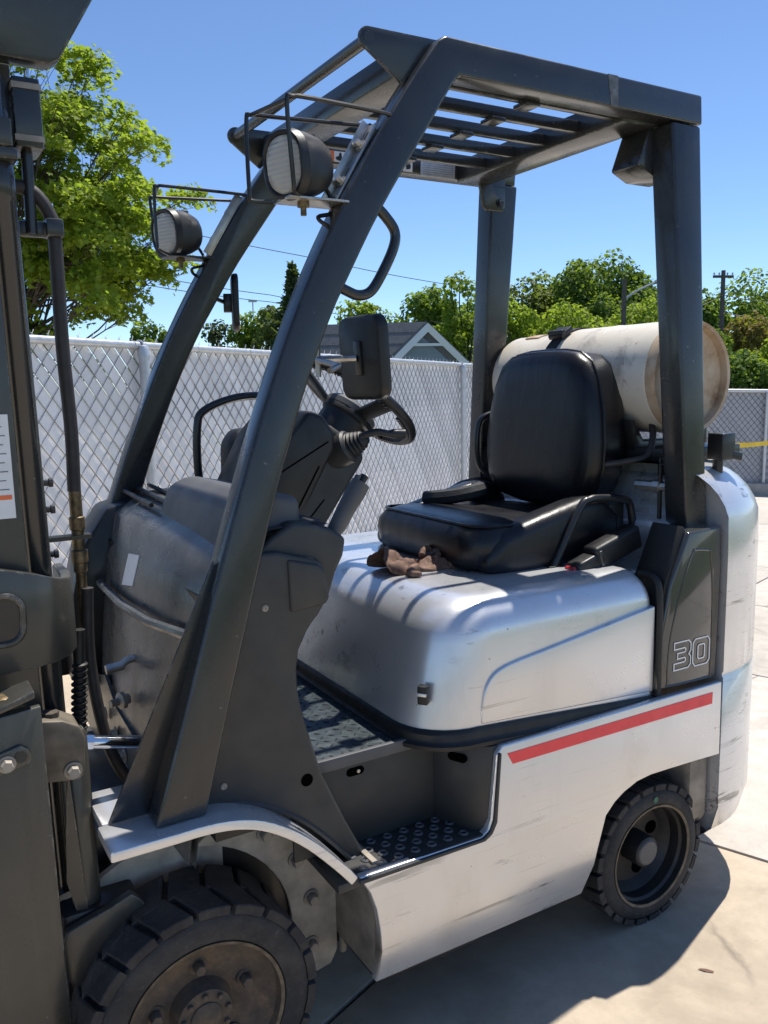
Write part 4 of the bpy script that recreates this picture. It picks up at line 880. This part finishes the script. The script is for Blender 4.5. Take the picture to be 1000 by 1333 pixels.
# ---- seat
seat = obj('seat', MB().box((.86, .30, .915), (1.24, .75, .95)).box((.80, .33, .921), (.87, .40, .932)).box((.80, .65, .921), (.87, .72, .932)), P_BLACK, FK, bevel=.008)
cu = MB().loft([[(x, y, z) for x, y in rrect(.760+i_, .235+i_, 1.24-i_*.3, .745-i_, .075, 6) for z in (zf_-(x-.745)*.05,)] for i_, zf_ in ((.05, .925), (.02, .930), (.006, .95), (.0, .985), (.004, 1.012), (.018, 1.034), (.045, 1.046), (.09, 1.050))])
obj('cushion', cu, VINYL, seat, ang=70)
pipe_r = [(x, y, 1.0395-(x-.745)*.05) for x, y in rrect(.760+.024, .235+.024, 1.232, .745-.024, .06, 6)]
obj('piping', MB().tube(pipe_r, .0042, 6, True), VINYL, seat)
bo = [(.79, .925), (.805, .985), (.85, 1.020), (.95, 1.045), (1.11, 1.082), (1.18, 1.085), (1.24, 1.04), (1.25, .96), (1.2, .91), (.9, .905)]
obj('bolster', MB().xz(bo, .226, .320), VINYL, seat, bevel=.036, seg=4, ang=70); obj('bolster', MB().xz(bo, .70, .775), VINYL, seat, bevel=.028, seg=4, ang=70)
ol = [(.34, 1.05), (.305, 1.09), (.288, 1.15), (.287, 1.21), (.297, 1.30), (.318, 1.38), (.345, 1.43), (.39, 1.458), (.45, 1.466), (.525, 1.468)]
ol = ol+[(1.05-y, z) for y, z in ol[-2::-1]]+[(.62, 1.035), (.525, 1.03), (.43, 1.035)]
def br(x, k, dz=0.):
    return [(x+(z-1.05)*.05, .525+(y-.525)*k, 1.25+(z-1.25)*k+dz) for y, z in ol]
obj('backrest', MB().loft([br(1.172, .62), br(1.176, .80), br(1.184, .92), br(1.198, .985), br(1.212, 1.), br(1.222, 1.004), br(1.232, .995), br(1.275, .985), br(1.305, .965), br(1.322, .91), br(1.330, .78)]), VINYL, seat, ang=70)
obj('backrest_piping', MB().tube(br(1.222, 1.004), .0045, 6, True), VINYL, seat)
obj('armrest', MB().tube(smooth_path([(.995, .222, .915), (1.01, .222, .94), (1.085, .222, 1.062), (1.115, .222, 1.080), (1.15, .222, 1.082), (1.235, .222, 1.072), (1.262, .222, 1.055), (1.275, .222, .99), (1.276, .222, .96)], 5), .0105, 10), P_BLACK, seat)
obj('armrest', MB().tube(smooth_path([(1.00, .825, .93), (1.085, .825, 1.03), (1.115, .825, 1.05), (1.17, .825, 1.068), (1.27, .825, 1.062), (1.28, .825, .98)], 5), .0105, 10), P_BLACK, seat)
obj('arm_plate', MB().xz([(1.12, .97), (1.20, 1.06), (1.25, 1.06), (1.25, .95), (1.16, .93)], .232, .238), P_BLACK, seat, bevel=.001)
for (x, z) in ((1.185, .995), (1.21, 1.025)): obj('bolt', MB().lathe([(0, 0), (.007, 0), (.006, .004), (0, .005)], (x, .232, z), (0, -1, 0), 10), STEEL, seat)
obj('arm_foot', MB().box((.975, .210, .908), (1.025, .234, .926)), P_BLACK, seat, bevel=.004)
obj('side_loop', MB().tube(smooth_path([(1.22, .79, 1.10), (1.20, .80, 1.13), (1.192, .80, 1.19), (1.205, .80, 1.26), (1.24, .79, 1.283), (1.27, .77, 1.28)], 6), .010, 10), P_BLACK, seat)
bdir = Vector((.95, 0, .29)).normalized(); bup = Vector((-.29, 0, .95))
blt = obj('belt_retractor', MB().obox((1.155, .175, .962), (bdir, (0, 1, 0), bup), (.16, .052, .062)), PLASTD, seat, bevel=.010, seg=3)
obj('belt_buckle', MB().obox((1.052, .172, .927), (bdir, (0, 1, 0), bup), (.075, .046, .040)), PLASTD, seat, bevel=.007, seg=3)
obj('buckle_button', MB().obox((1.012, .172, .915), (bdir, (0, 1, 0), bup), (.012, .034, .030)), BUCKLE, seat, bevel=.004)
obj('belt_loop', MB().obox((1.092, .172, .941), (bdir, (0, 1, 0), bup), (.012, .052, .046)), P_DARK, seat, bevel=.003)
obj('seat_belt', MB().tube(smooth_path([(.93, .70, 1.05), (.98, .62, 1.062), (1.05, .60, 1.075), (1.12, .70, 1.07)], 5), [.022]*16, 8), WEB, seat)
# ---- tank bracket
cradle = [(1.33, 1.19), (1.31, 1.275), (1.325, 1.275), (1.36, 1.218), (1.56, 1.218), (1.60, 1.275), (1.615, 1.275), (1.62, 1.19)]
tbk = obj('tank_bracket', MB().box((1.33, .16, 1.165), (1.62, .90, 1.20)).box((1.37, .17, 1.10), (1.56, .23, 1.17)).box((1.37, .82, 1.10), (1.56, .88, 1.17)).xz(cradle, .27, .31).xz(cradle, .66, .70), P_BLACK, FK, bevel=.004)
TC = Vector((1.460, 0, 1.385)); TR = .152
def band(y0, y1, r, t0, t1, n_=28): 
    mb = MB(); A = [(TC.x+r*math.cos(t), y0, TC.z+r*math.sin(t)) for t in np.linspace(t0, t1, n_)]; B = [(x, y1, z) for x, y, z in A]
    A2 = [(TC.x+(r+.004)*math.cos(t), y0, TC.z+(r+.004)*math.sin(t)) for t in np.linspace(t0, t1, n_)]; B2 = [(x, y1, z) for x, y, z in A2]
    mb.loft([[A[i], B[i], B2[i], A2[i]] for i in range(n_)]); return mb
st = obj('strap', band(.600, .642, TR+.001, R_(-30), R_(210)), WEB, tbk, ang=60)
obj('strap_latch', MB().obox((1.375, .621, 1.525), ((.8, 0, .55), (0, 1, 0), (-.55, 0, .8)), (.05, .06, .014)).tube([(1.36, .590, 1.525), (1.36, .652, 1.525)], .009, 8), PLASTD, st, bevel=.002)
obj('gas_hose', MB().tube(smooth_path([(1.38, .26, 1.26), (1.35, .23, 1.225), (1.325, .225, 1.18), (1.28, .26, 1.165), (1.2, .33, 1.15)], 6), .009, 8), HOSE, tbk)
obj('gas_fitting', MB().lathe([(0, 0), (.014, 0), (.014, .05), (.018, .052), (.018, .07), (.012, .072), (.012, .10), (0, .10)], (1.30, .235, 1.105), (.2, -1, 0), 8), STEEL, tbk)
obj('pivot_pin', MB().tube([(1.31, .165, 1.02), (1.31, .165, 1.18)], .006, 8), P_BLACK, tbk)
lk = obj('bracket_latch', MB().obox((1.455, .095, 1.205), ((1, 0, 0), (0, 1, 0), (0, 0, 1)), (.05, .05, .07)).obox((1.47, .09, 1.185), ((1, -.2, -.25), (.2, 1, 0), (.25, 0, 1)), (.075, .04, .022)).tube([(1.45, .1, 1.13), (1.45, .1, 1.2)], .014, 10), P_BLACK, tbk, bevel=.008, seg=3)
# ---- mast
MX = lambda z: -.165-.012*(z-1.0)
mast = obj('mast', MB().prism([(-.40, .236, .10), (-.203, .236, .10), (-.203, .250, .10), (-.40, .250, .10)], [(-.428, .236, 2.3), (-.231, .236, 2.3), (-.231, .250, 2.3), (-.428, .250, 2.3)]), P_MAST, FK, bevel=.004)
for f_ in (lambda m_: m_, mir):
    obj('outer_rail', f_(MB().prism([(-.198, .268, .10), (-.158, .268, .10), (-.158, .36, .10), (-.198, .36, .10)], [(-.222, .268, 1.86), (-.182, .268, 1.86), (-.182, .36, 1.86), (-.222, .36, 1.86)])), P_MAST, mast, bevel=.010, seg=3)
    obj('lift_cylinder', f_(MB().lathe([(0, .05), (.019, .05), (.019, 1.70), (.023, 1.705), (.023, 1.76), (.015, 1.77), (.015, 2.1), (0, 2.1)], (-.184, .262, 0), (-.012, 0, 1), 20)), P_DARK, mast)
    obj('cylinder_clamp', f_(MB().box((-.235, .228, 1.765), (-.178, .30, 1.785)).box((-.23, .225, 1.785), (-.185, .30, 1.83))), P_MAST, mast, bevel=.004)
top = [(-.46, 1.946), (-.184, 1.946), (-.108, 1.944), (-.090, 1.955), (-.024, 2.068), (.10, 2.28), (.10, 2.5), (-.46, 2.5)]
obj('top_crossmember', MB().xz(top, .29, .33), P_DARK, mast, bevel=.006)
obj('top_block', MB().box((-.168, .31, 1.808), (-.122, .40, 1.925)).box((-.21, .335, 1.80), (-.165, .42, 1.95)), P_DARK, mast, bevel=.003)
for z in (1.905, 1.818): obj('shim', MB().box((-.169, .308, z), (-.120, .402, z+.010)), DULL, mast)
obj('hydraulic_pipe', MB().tube([(-.147, .345, 1.82), (-.148, .345, 1.74), (-.149, .345, 1.665)], .0105, 10), P_DARK, mast)
obj('lift_hose', MB().tube(smooth_path([(-.20, .35, 1.742), (-.165, .35, 1.748), (-.138, .35, 1.738), (-.116, .35, 1.705), (-.109, .35, 1.66), (-.110, .35, 1.467), (-.106, .35, 1.309), (-.109, .35, 1.191)], 6), .0125, 12), HOSE, mast)
obj('hose_clamp', MB().box((-.125, .33, 1.662), (-.095, .37, 1.695)).box((-.17, .345, 1.662), (-.12, .36, 1.69)), P_DARK, mast, bevel=.004)
fit_ = obj('hose_fitting', MB().lathe([(0, 0), (.012, 0), (.012, -.05), (.015, -.052), (.015, -.075), (.012, -.078), (.012, -.115), (.016, -.118), (.016, -.14), (.013, -.142), (.013, -.16), (.010, -.162), (.010, -.30), (0, -.30)], (-.108, .35, 1.192), (0, 0, 1), 10, ref=(1, 0, 0)), BRASS, mast)
obj('fitting_bracket', MB().box((-.165, .335, 1.098), (-.085, .365, 1.106)), P_BLACK, mast)
for z in (1.215, 1.165, 1.08): obj('stud', MB().lathe([(0, -.02), (.006, -.02), (.006, .004), (.0085, .005), (.0085, .012), (0, .013)], (-.165, .31, z), (1, 0, 0), 8), P_BLACK, mast)
pa = [(-.46, .185), (-.30, .185), (-.215, .187), (-.185, .195), (-.160, .215), (-.142, .25), (-.135, .30), (-.133, .40)]
rg = []
for i, (x, y) in enumerate(pa):
    a = Vector(pa[max(i-1, 0)]); b = Vector(pa[min(i+1, len(pa)-1)]); d = (b-a).normalized(); n_ = Vector((-d.y, d.x))*.02
    zt = 1.095-.05*max(0, min(1, (x+.28)/.14)); zb = .900+.008*max(0, min(1, (x+.28)/.14))
    rg.append([(x, y, zb), (x, y, zt), (x+n_.x, y+n_.y, zt), (x+n_.x, y+n_.y, zb)])
xm = obj('rail_tie', MB().loft(rg), P_MAST, mast, bevel=.005)
sl_ = [(x, .1835, z) for x, z in rrect(-.32, .955, -.238, 1.04, .028, 6)]
obj('slot_rim', MB().tube(sl_, .006, 8, True), P_MAST, xm); obj('slot_recess', MB().xz(rrect(-.318, .957, -.24, 1.038, .027, 6), .1842, .186), P_BLACK, xm)
obj('mast_plate', MB().xz([(-.46, .06), (-.222, .06), (-.228, .46), (-.232, .865), (-.30, .858), (-.46, .858)], .100, .116), P_MAST, mast, bevel=.003)
cl = obj('tilt_clevis', MB().xz([(-.236, .815), (-.19, .806), (-.163, .79), (-.155, .768), (-.160, .70), (-.172, .69), (-.236, .70)], .165, .235), plain('worn_tan_steel', (.14, .118, .09), .55, .2, .4, 25), mast, bevel=.004)
obj('tilt_rod', MB().tube([(-.165, .21, .745), (.06, .21, .690)], .0125, 16), CHROME, mast)
obj('rod_flat', MB().tube([(-.158, .21, .7435), (-.135, .21, .738)], .0145, 6), CHROME, mast)
obj('clevis_keeper', MB().xz([(-.34, .79), (-.30, .80), (-.27, .808), (-.258, .80), (-.252, .785), (-.26, .772), (-.30, .765), (-.34, .757)], .092, .0995), P_MAST, mast, bevel=.0015)
obj('keeper_hole', MB().lathe([(0, 0), (.010, 0), (.010, .001), (0, .001)], (-.270, .0918, .788), (0, -1, 0), 16), INK, mast)
for (x, y, z, r) in ((-.292, .092, .781, .010), (-.180, .164, .712, .011)):
    b_o = obj('bolt', hexhead(r, .014, (0, -1, 0)), DULL, mast); b_o.location = (x, y, z)
obj('clevis_pin', MB().lathe([(0, 0), (.014, 0), (.014, .012), (0, .014)], (-.205, .195, .805), (0, 0, 1), 8), RUST, mast)
obj('guide_roller', MB().lathe([(0, 0), (.034, 0), (.036, .004), (.036, .03), (0, .03)], (-.285, .125, .845), (0, 1, 0), 24), BRASS, mast)
obj('roller_cover', MB().prism([(-.30, .10, .862), (-.24, .10, .880), (-.24, .17, .880), (-.30, .17, .868)], [(-.30, .10, .872), (-.24, .10, .892), (-.24, .17, .892), (-.30, .17, .878)]), P_MAST, mast, bevel=.002)
obj('tilt_cylinder', MB().lathe([(0, 0), (.026, 0), (.026, .42), (.02, .43), (0, .43)], (-.168, .20, .345), (-.01, 0, 1), 20), P_MAST, mast)
obj('cylinder_rib', MB().prism([(-.205, .172, .50), (-.176, .168, .36), (-.168, .168, .36), (-.188, .168, .72)], [(-.205, .18, .50), (-.176, .178, .36), (-.168, .178, .36), (-.188, .178, .72)]), P_MAST, mast)
sp_ = MB()
for k in range(26):
    z = .86-k*.0125; sp_.lathe([(.011, -.004), (.0155, -.001), (.0155, .002), (.011, .005)], (-.132-.012*math.sin(k*.09), .30, z), (0, 0, 1), 12, True)
sp_.tube([(-.128, .30, .93), (-.132, .30, .87), (-.142, .30, .7), (-.138, .30, .53)], .0115, 10)
obj('sleeved_hose', sp_, RUBBERS, mast)
obj('second_hose', MB().tube(smooth_path([(-.10, .34, 1.0), (-.105, .34, .85), (-.085, .33, .68), (-.04, .33, .58), (.03, .33, .55)], 5), .012, 10), HOSE, mast)
obj('cylinder_foot', MB().xz([(-.225, .405), (-.215, .425), (-.14, .445), (-.10, .46), (-.08, .44), (-.06, .36), (-.11, .30), (-.20, .31), (-.225, .33)], .135, .155), P_MAST, mast, bevel=.003)
obj('mast_pivot', MB().box((-.22, .16, .18), (-.08, .60, .44)), P_BLACK, mast, bevel=.01)
lb = obj('capacity_decal', MB().box((-.36, .2345, 1.165), (-.229, .2352, 1.345)), DECAL, mast)
obj('orange_bar', MB().box((-.36, .2338, 1.198), (-.233, .2345, 1.206)), ORANGE, lb)
for k in range(8): obj('text_line', MB().box((-.35, .2338, 1.215+k*.0155), (-.236-.004*(k % 2), .2345, 1.2164+k*.0155)), PLASTG, lb)
# ---- wheels
def lugs(mb, c, r, y0, y1, n_, depth, gap, stag=0.):
    for k in range(n_):
        for half, (ya, yb, sh) in enumerate(((y0, y0+(y1-y0)*.54, 0), (y0+(y1-y0)*.46, y1, .5))):
            a0 = 2*math.pi*(k+sh)/n_; w_ = 2*math.pi/n_*(1-gap); sk = w_*.45*(1 if half == 0 else -1)
            ring = []
            for rr, e in ((r-depth, 0), (r-.002, 0), (r, .06)):
                A = []
                for (y_, ss) in ((ya, 0), ((ya+yb)/2, sk*.5), (yb, sk)):
                    pass
                ring.append([(c[0]+rr*math.cos(t+s2), y_, c[2]+rr*math.sin(t+s2)) for (t, y_, s2) in ((a0+w_*e, ya+e*.03, 0), (a0+w_*.5, ya+e*.03, 0), (a0+w_*(1-e), ya+e*.03, 0), (a0+w_*(1-e), yb-e*.03, sk), (a0+w_*.5, yb-e*.03, sk), (a0+w_*e, yb-e*.03, sk))])
            mb.loft(ring)
def front_wheel(y0, flip):
    f_ = mir if flip else (lambda m_: m_); c = (0, y0, .225); wd = .165; r = .222
    ty = MB().lathe([(.151, .010), (.156, .002), (.165, .0), (.188, .001), (.200, .004), (.2075, .012), (.2085, wd-.012), (.200, wd-.003), (.165, wd), (.151, wd-.01)], c, (0, 1, 0), 72, True)
    lugs(ty, c, r, y0+.003, y0+wd-.003, 19, .018, .16)
    w_ = obj('wheel', f_(MB().lathe([(0, .05), (.06, .05), (.10, .040), (.135, .030), (.144, .022), (.146, .006), (.1505, .006), (.1505, wd-.02), (0, wd-.02)], c, (0, 1, 0), 64)), RUST, FK, ang=30, label='far drive wheel' if flip else 'rusty-rimmed near drive wheel')
    obj('tyre', f_(ty), RUBBER, w_, ang=35)
    obj('rim_bead', f_(MB().lathe([(.146, .004), (.1525, .0015), (.1525, .007), (.146, .009)], c, (0, 1, 0), 64, True)), plain('worn_rim_edge', (.12, .10, .075), .55, .4, .5, 40) if not flip else RUST, w_)
    if flip: return
    obj('hub', MB().lathe([(0, .015), (.040, .015), (.052, .018), (.054, .030), (.06, .05)], c, (0, 1, 0), 40), RUST, w_, ang=30)
    obj('hub_cap', MB().lathe([(0, .006), (.024, .008), (.030, .012), (.030, .018), (0, .018)], c, (0, 1, 0), 32), RUST, w_)
    h0 = None
    for k in range(9):
        a = 2*math.pi*k/9+.2; p = (.044*math.cos(a), y0+.016, .225+.044*math.sin(a))
        if not h0: h0 = obj('hub_bolt', hexhead(.0058, .008, (0, -1, 0), False), RUST, w_); h0.location = p
        else: inst(h0, 'hub_bolt', w_, p)
    n0 = None
    for k in range(5):
        a = 2*math.pi*k/5+R_(92); p = (.092*math.cos(a), y0+.044, .225+.092*math.sin(a))
        if not n0: n0 = obj('lug_nut', hexhead(.012, .024, (0, -1, 0)), RUST, w_); n0.location = p
        else: inst(n0, 'lug_nut', w_, p)
front_wheel(.030, False); front_wheel(.030, True)
def rear_wheel(y0, flip):
    f_ = mir if flip else (lambda m_: m_); c = (1.165, y0, .184); wd = .125; r = .186
    ty = MB().lathe([(.133, .008), (.136, .001), (.142, .0), (.156, .001), (.166, .006), (.1735, .016), (.174, wd-.014), (.166, wd-.004), (.14, wd), (.133, wd-.01)], c, (0, 1, 0), 64, True)
    lugs(ty, c, r, y0+.006, y0+wd-.006, 24, .016, .24)
    rimm = MB().lathe([(.1335, .002), (.1335, wd-.02), (.02, wd-.02), (.02, .075), (.040, .075), (.05, .078), (.100, .072), (.110, .060), (.119, .050), (.121, .024), (.127, .018), (.128, .003)], c, (0, 1, 0), 56, True)
    w_ = obj('wheel', f_(rimm), plain('dark_rim_paint', (.022, .021, .021), .5, .2, .3, 20) if not flip else RUST, FK, ang=30, label='far steer wheel' if flip else 'deep-dish dark steer wheel')
    obj('tyre', f_(ty), RUBBER, w_, ang=35)
    obj('rim_bead', f_(MB().lathe([(.128, .001), (.1345, -.001), (.1345, .005), (.128, .007)], c, (0, 1, 0), 56, True)), MATS['worn_rim_edge'], w_)
    if flip: return
    obj('hub', MB().lathe([(0, .018), (.034, .018), (.039, .021), (.041, .03), (.041, .076), (0, .078)], c, (0, 1, 0), 32), MATS['dark_rim_paint'], w_, ang=30)
    obj('hub_cap', MB().lathe([(0, .0145), (.030, .015), (.033, .018), (0, .0185)], c, (0, 1, 0), 32), PLASTG, w_)
    h0 = None
    for k in range(4):
        a = R_(18+90*k); p = (1.165+.077*math.cos(a), y0+.0725, .184+.077*math.sin(a))
        if not h0:
            h0 = obj('hand_hole', MB().lathe([(0, 0), (.0175, 0), (.0195, .003), (.0175, .004), (0, .0045)], (0, 0, 0), (0, 1, 0), 20), VOID, w_); h0.location = p
        else: inst(h0, 'hand_hole', w_, p)
    obj('paint_dot', MB().lathe([(0, 0), (.008, 0), (.008, .001), (0, .001)], (1.168, y0-.0012, .335), (0, 1, 0), 14), plain('green_mark', (.03, .12, .07), .6), w_)
rear_wheel(.026, False); rear_wheel(.026, True)

# ================================================================== LOOSE THINGS ON THE TRUCK
PT = thing('propane_tank', 'cream painted steel propane tank strapped across the rear of the forklift', 'gas tank', (1.46, .5, 1.21))
def pt(mb):
    m2 = MB(); m2.v = [(x-1.46, y-.5, z-1.21) for x, y, z in mb.v]; m2.f = mb.f; return m2
o_ = (TC.x, 0, TC.z)
obj('body', pt(MB().lathe([(0, .236), (.06, .231), (.11, .223), (.140, .222), (.150, .230), (.152, .240), (.152, .668), (.149, .69), (.135, .715), (.10, .735), (0, .75)], o_, (0, 1, 0), 64)), TANK, PT, ang=40)
obj('foot_ring', pt(MB().lathe([(.1475, .236), (.150, .220), (.152, .203), (.149, .194), (.140, .196), (.136, .212), (.136, .232)], o_, (0, 1, 0), 56, True)), TANKR, PT, ang=40)
obj('end_dish', pt(MB().lathe([(0, .229), (.06, .225), (.11, .219), (.137, .216), (.137, .24), (0, .245)], o_, (0, 1, 0), 48)), TANKR, PT, ang=40)
cr_ = MB(); ang_ = np.linspace(R_(-60), R_(250), 40)
cr_.loft([[(TC.x+rr*math.cos(t), yy, TC.z+rr*math.sin(t)) for rr, yy in ((.138, .70), (.138, .880), (.1405, .884), (.1425, .880), (.1425, .70))] for t in ang_])
obj('valve_collar', pt(cr_), TANK, PT, ang=40)
obj('collar_window', pt(band(.755, .82, .1425, R_(88), R_(112), 8)), TANKR, PT)
obj('valve', pt(MB().lathe([(0, 0), (.02, 0), (.02, .04), (.03, .042), (.03, .07), (0, .07)], (TC.x, .745, TC.z+.03), (0, 1, 0), 12)), BRASS, PT)
obj('weld_seam', pt(MB().lathe([(.1515, .446), (.1532, .449), (.1532, .455), (.1515, .458)], o_, (0, 1, 0), 64, True)), TANK, PT)
# brown leather work glove on the hood
def glove():
    rng = np.random.default_rng(8); T = thing('work_glove', 'crumpled brown leather work glove lying on the hood in front of the seat', 'glove', (.70, .40, TOPZ))
    nu, nv = 40, 28; G = []
    for i in range(nu):
        u_ = i/(nu-1)
        for j in range(nv):
            v_ = j/(nv-1)*2-1; wv_ = .050*(1-.25*u_)*(1+.10*math.sin(u_*11)); x = -.075+u_*.165+.012*math.sin(v_*4+1)*(1-u_); y = .020-.035*u_+v_*wv_+.006*math.sin(u_*14+v_*3)
            dome = max(0., 1-v_*v_)**.6; z = .004+dome*(.020+.010*math.sin(u_*9+.6)+.007*math.sin(v_*7+u_*5)+.005*math.sin(u_*21-v_*6))*(1.15-.55*u_)
            cu_ = max(0., 1-u_*5.5); z += .020*cu_*cu_*(.6+.4*math.sin(v_*3+1.)); x -= .010*cu_
            z += .0035*math.sin(u_*37+v_*11)*math.sin(v_*19-u_*8)*dome
            G.append(Vector((x, y, max(.002, z))))
    nrm = []
    mb = MB(); mb.v = [tuple(p) for p in G]+[(p.x+.002, p.y, max(.0008, p.z-.0030)) for p in G]; N = nu*nv
    for i in range(nu-1):
        for j in range(nv-1):
            a = i*nv+j; mb.f.append((a, a+nv, a+nv+1, a+1)); mb.f.append((a+N, a+1+N, a+nv+1+N, a+nv+N))
    ring = [j for j in range(nv)]+[i*nv+nv-1 for i in range(1, nu)]+[(nu-1)*nv+j for j in range(nv-2, -1, -1)]+[i*nv for i in range(nu-2, 0, -1)]
    for k in range(len(ring)): a, b = ring[k], ring[(k+1) % len(ring)]; mb.f.append((a, b, b+N, a+N))
    obj('palm', mb, LEATHER, T, ang=75)
    obj('cuff_hem', MB().tube([G[j]+Vector((-.001, 0, .0008)) for j in range(nv)], .0022, 6), LEATHER, T)
    obj('thumb', MB().tube(smooth_path([(-.02, -.035, .012), (-.045, -.052, .012), (-.055, -.072, .009), (-.035, -.085, .008)], 6), [.012, .0125, .0118, .0122, .011, .0115, .0105, .011, .010, .0105, .0095, .0098, .009, .0092, .0085, .008, .007, .006, .004], 9), LEATHER, T, ang=80)
    for (a, b, c_, d_) in (((.03, .015, .028), (.048, .030, .040), (.066, .026, .040), (.078, .012, .026)), ((.05, -.02, .024), (.068, -.012, .036), (.086, -.020, .034), (.094, -.034, .018)), ((.07, -.045, .010), (.095, -.050, .013), (.118, -.046, .010), (.13, -.040, .008))):
        P_ = smooth_path([a, b, c_, d_], 6); obj('finger', MB().tube(P_, [.0088*(1-.25*i/len(P_))*(1+.10*math.sin(i*1.9)) for i in range(len(P_))], 9), LEATHER, T, ang=80)
    return T
glove()

lfm = MB(); q0 = at(919, 1264, 1.0); dl = (q0-CAM); gp = CAM+dl*(-(CAM.z)/dl.z)
lfm.add([(-.018, -.002, .001), (-.004, -.005, .002), (.016, -.003, .001), (.018, .001, .003), (0, .005, .002), (-.012, .004, .001)], [(0, 1, 2, 3, 4, 5)])
lo = obj('dry_leaf', lfm, LEATHER); lo.location = (gp.x, gp.y, .0005); lo.rotation_euler = (0, 0, -.9); tag(lo, 'tiny curled dry leaf on the sunlit concrete near the rear wheel', 'leaf')
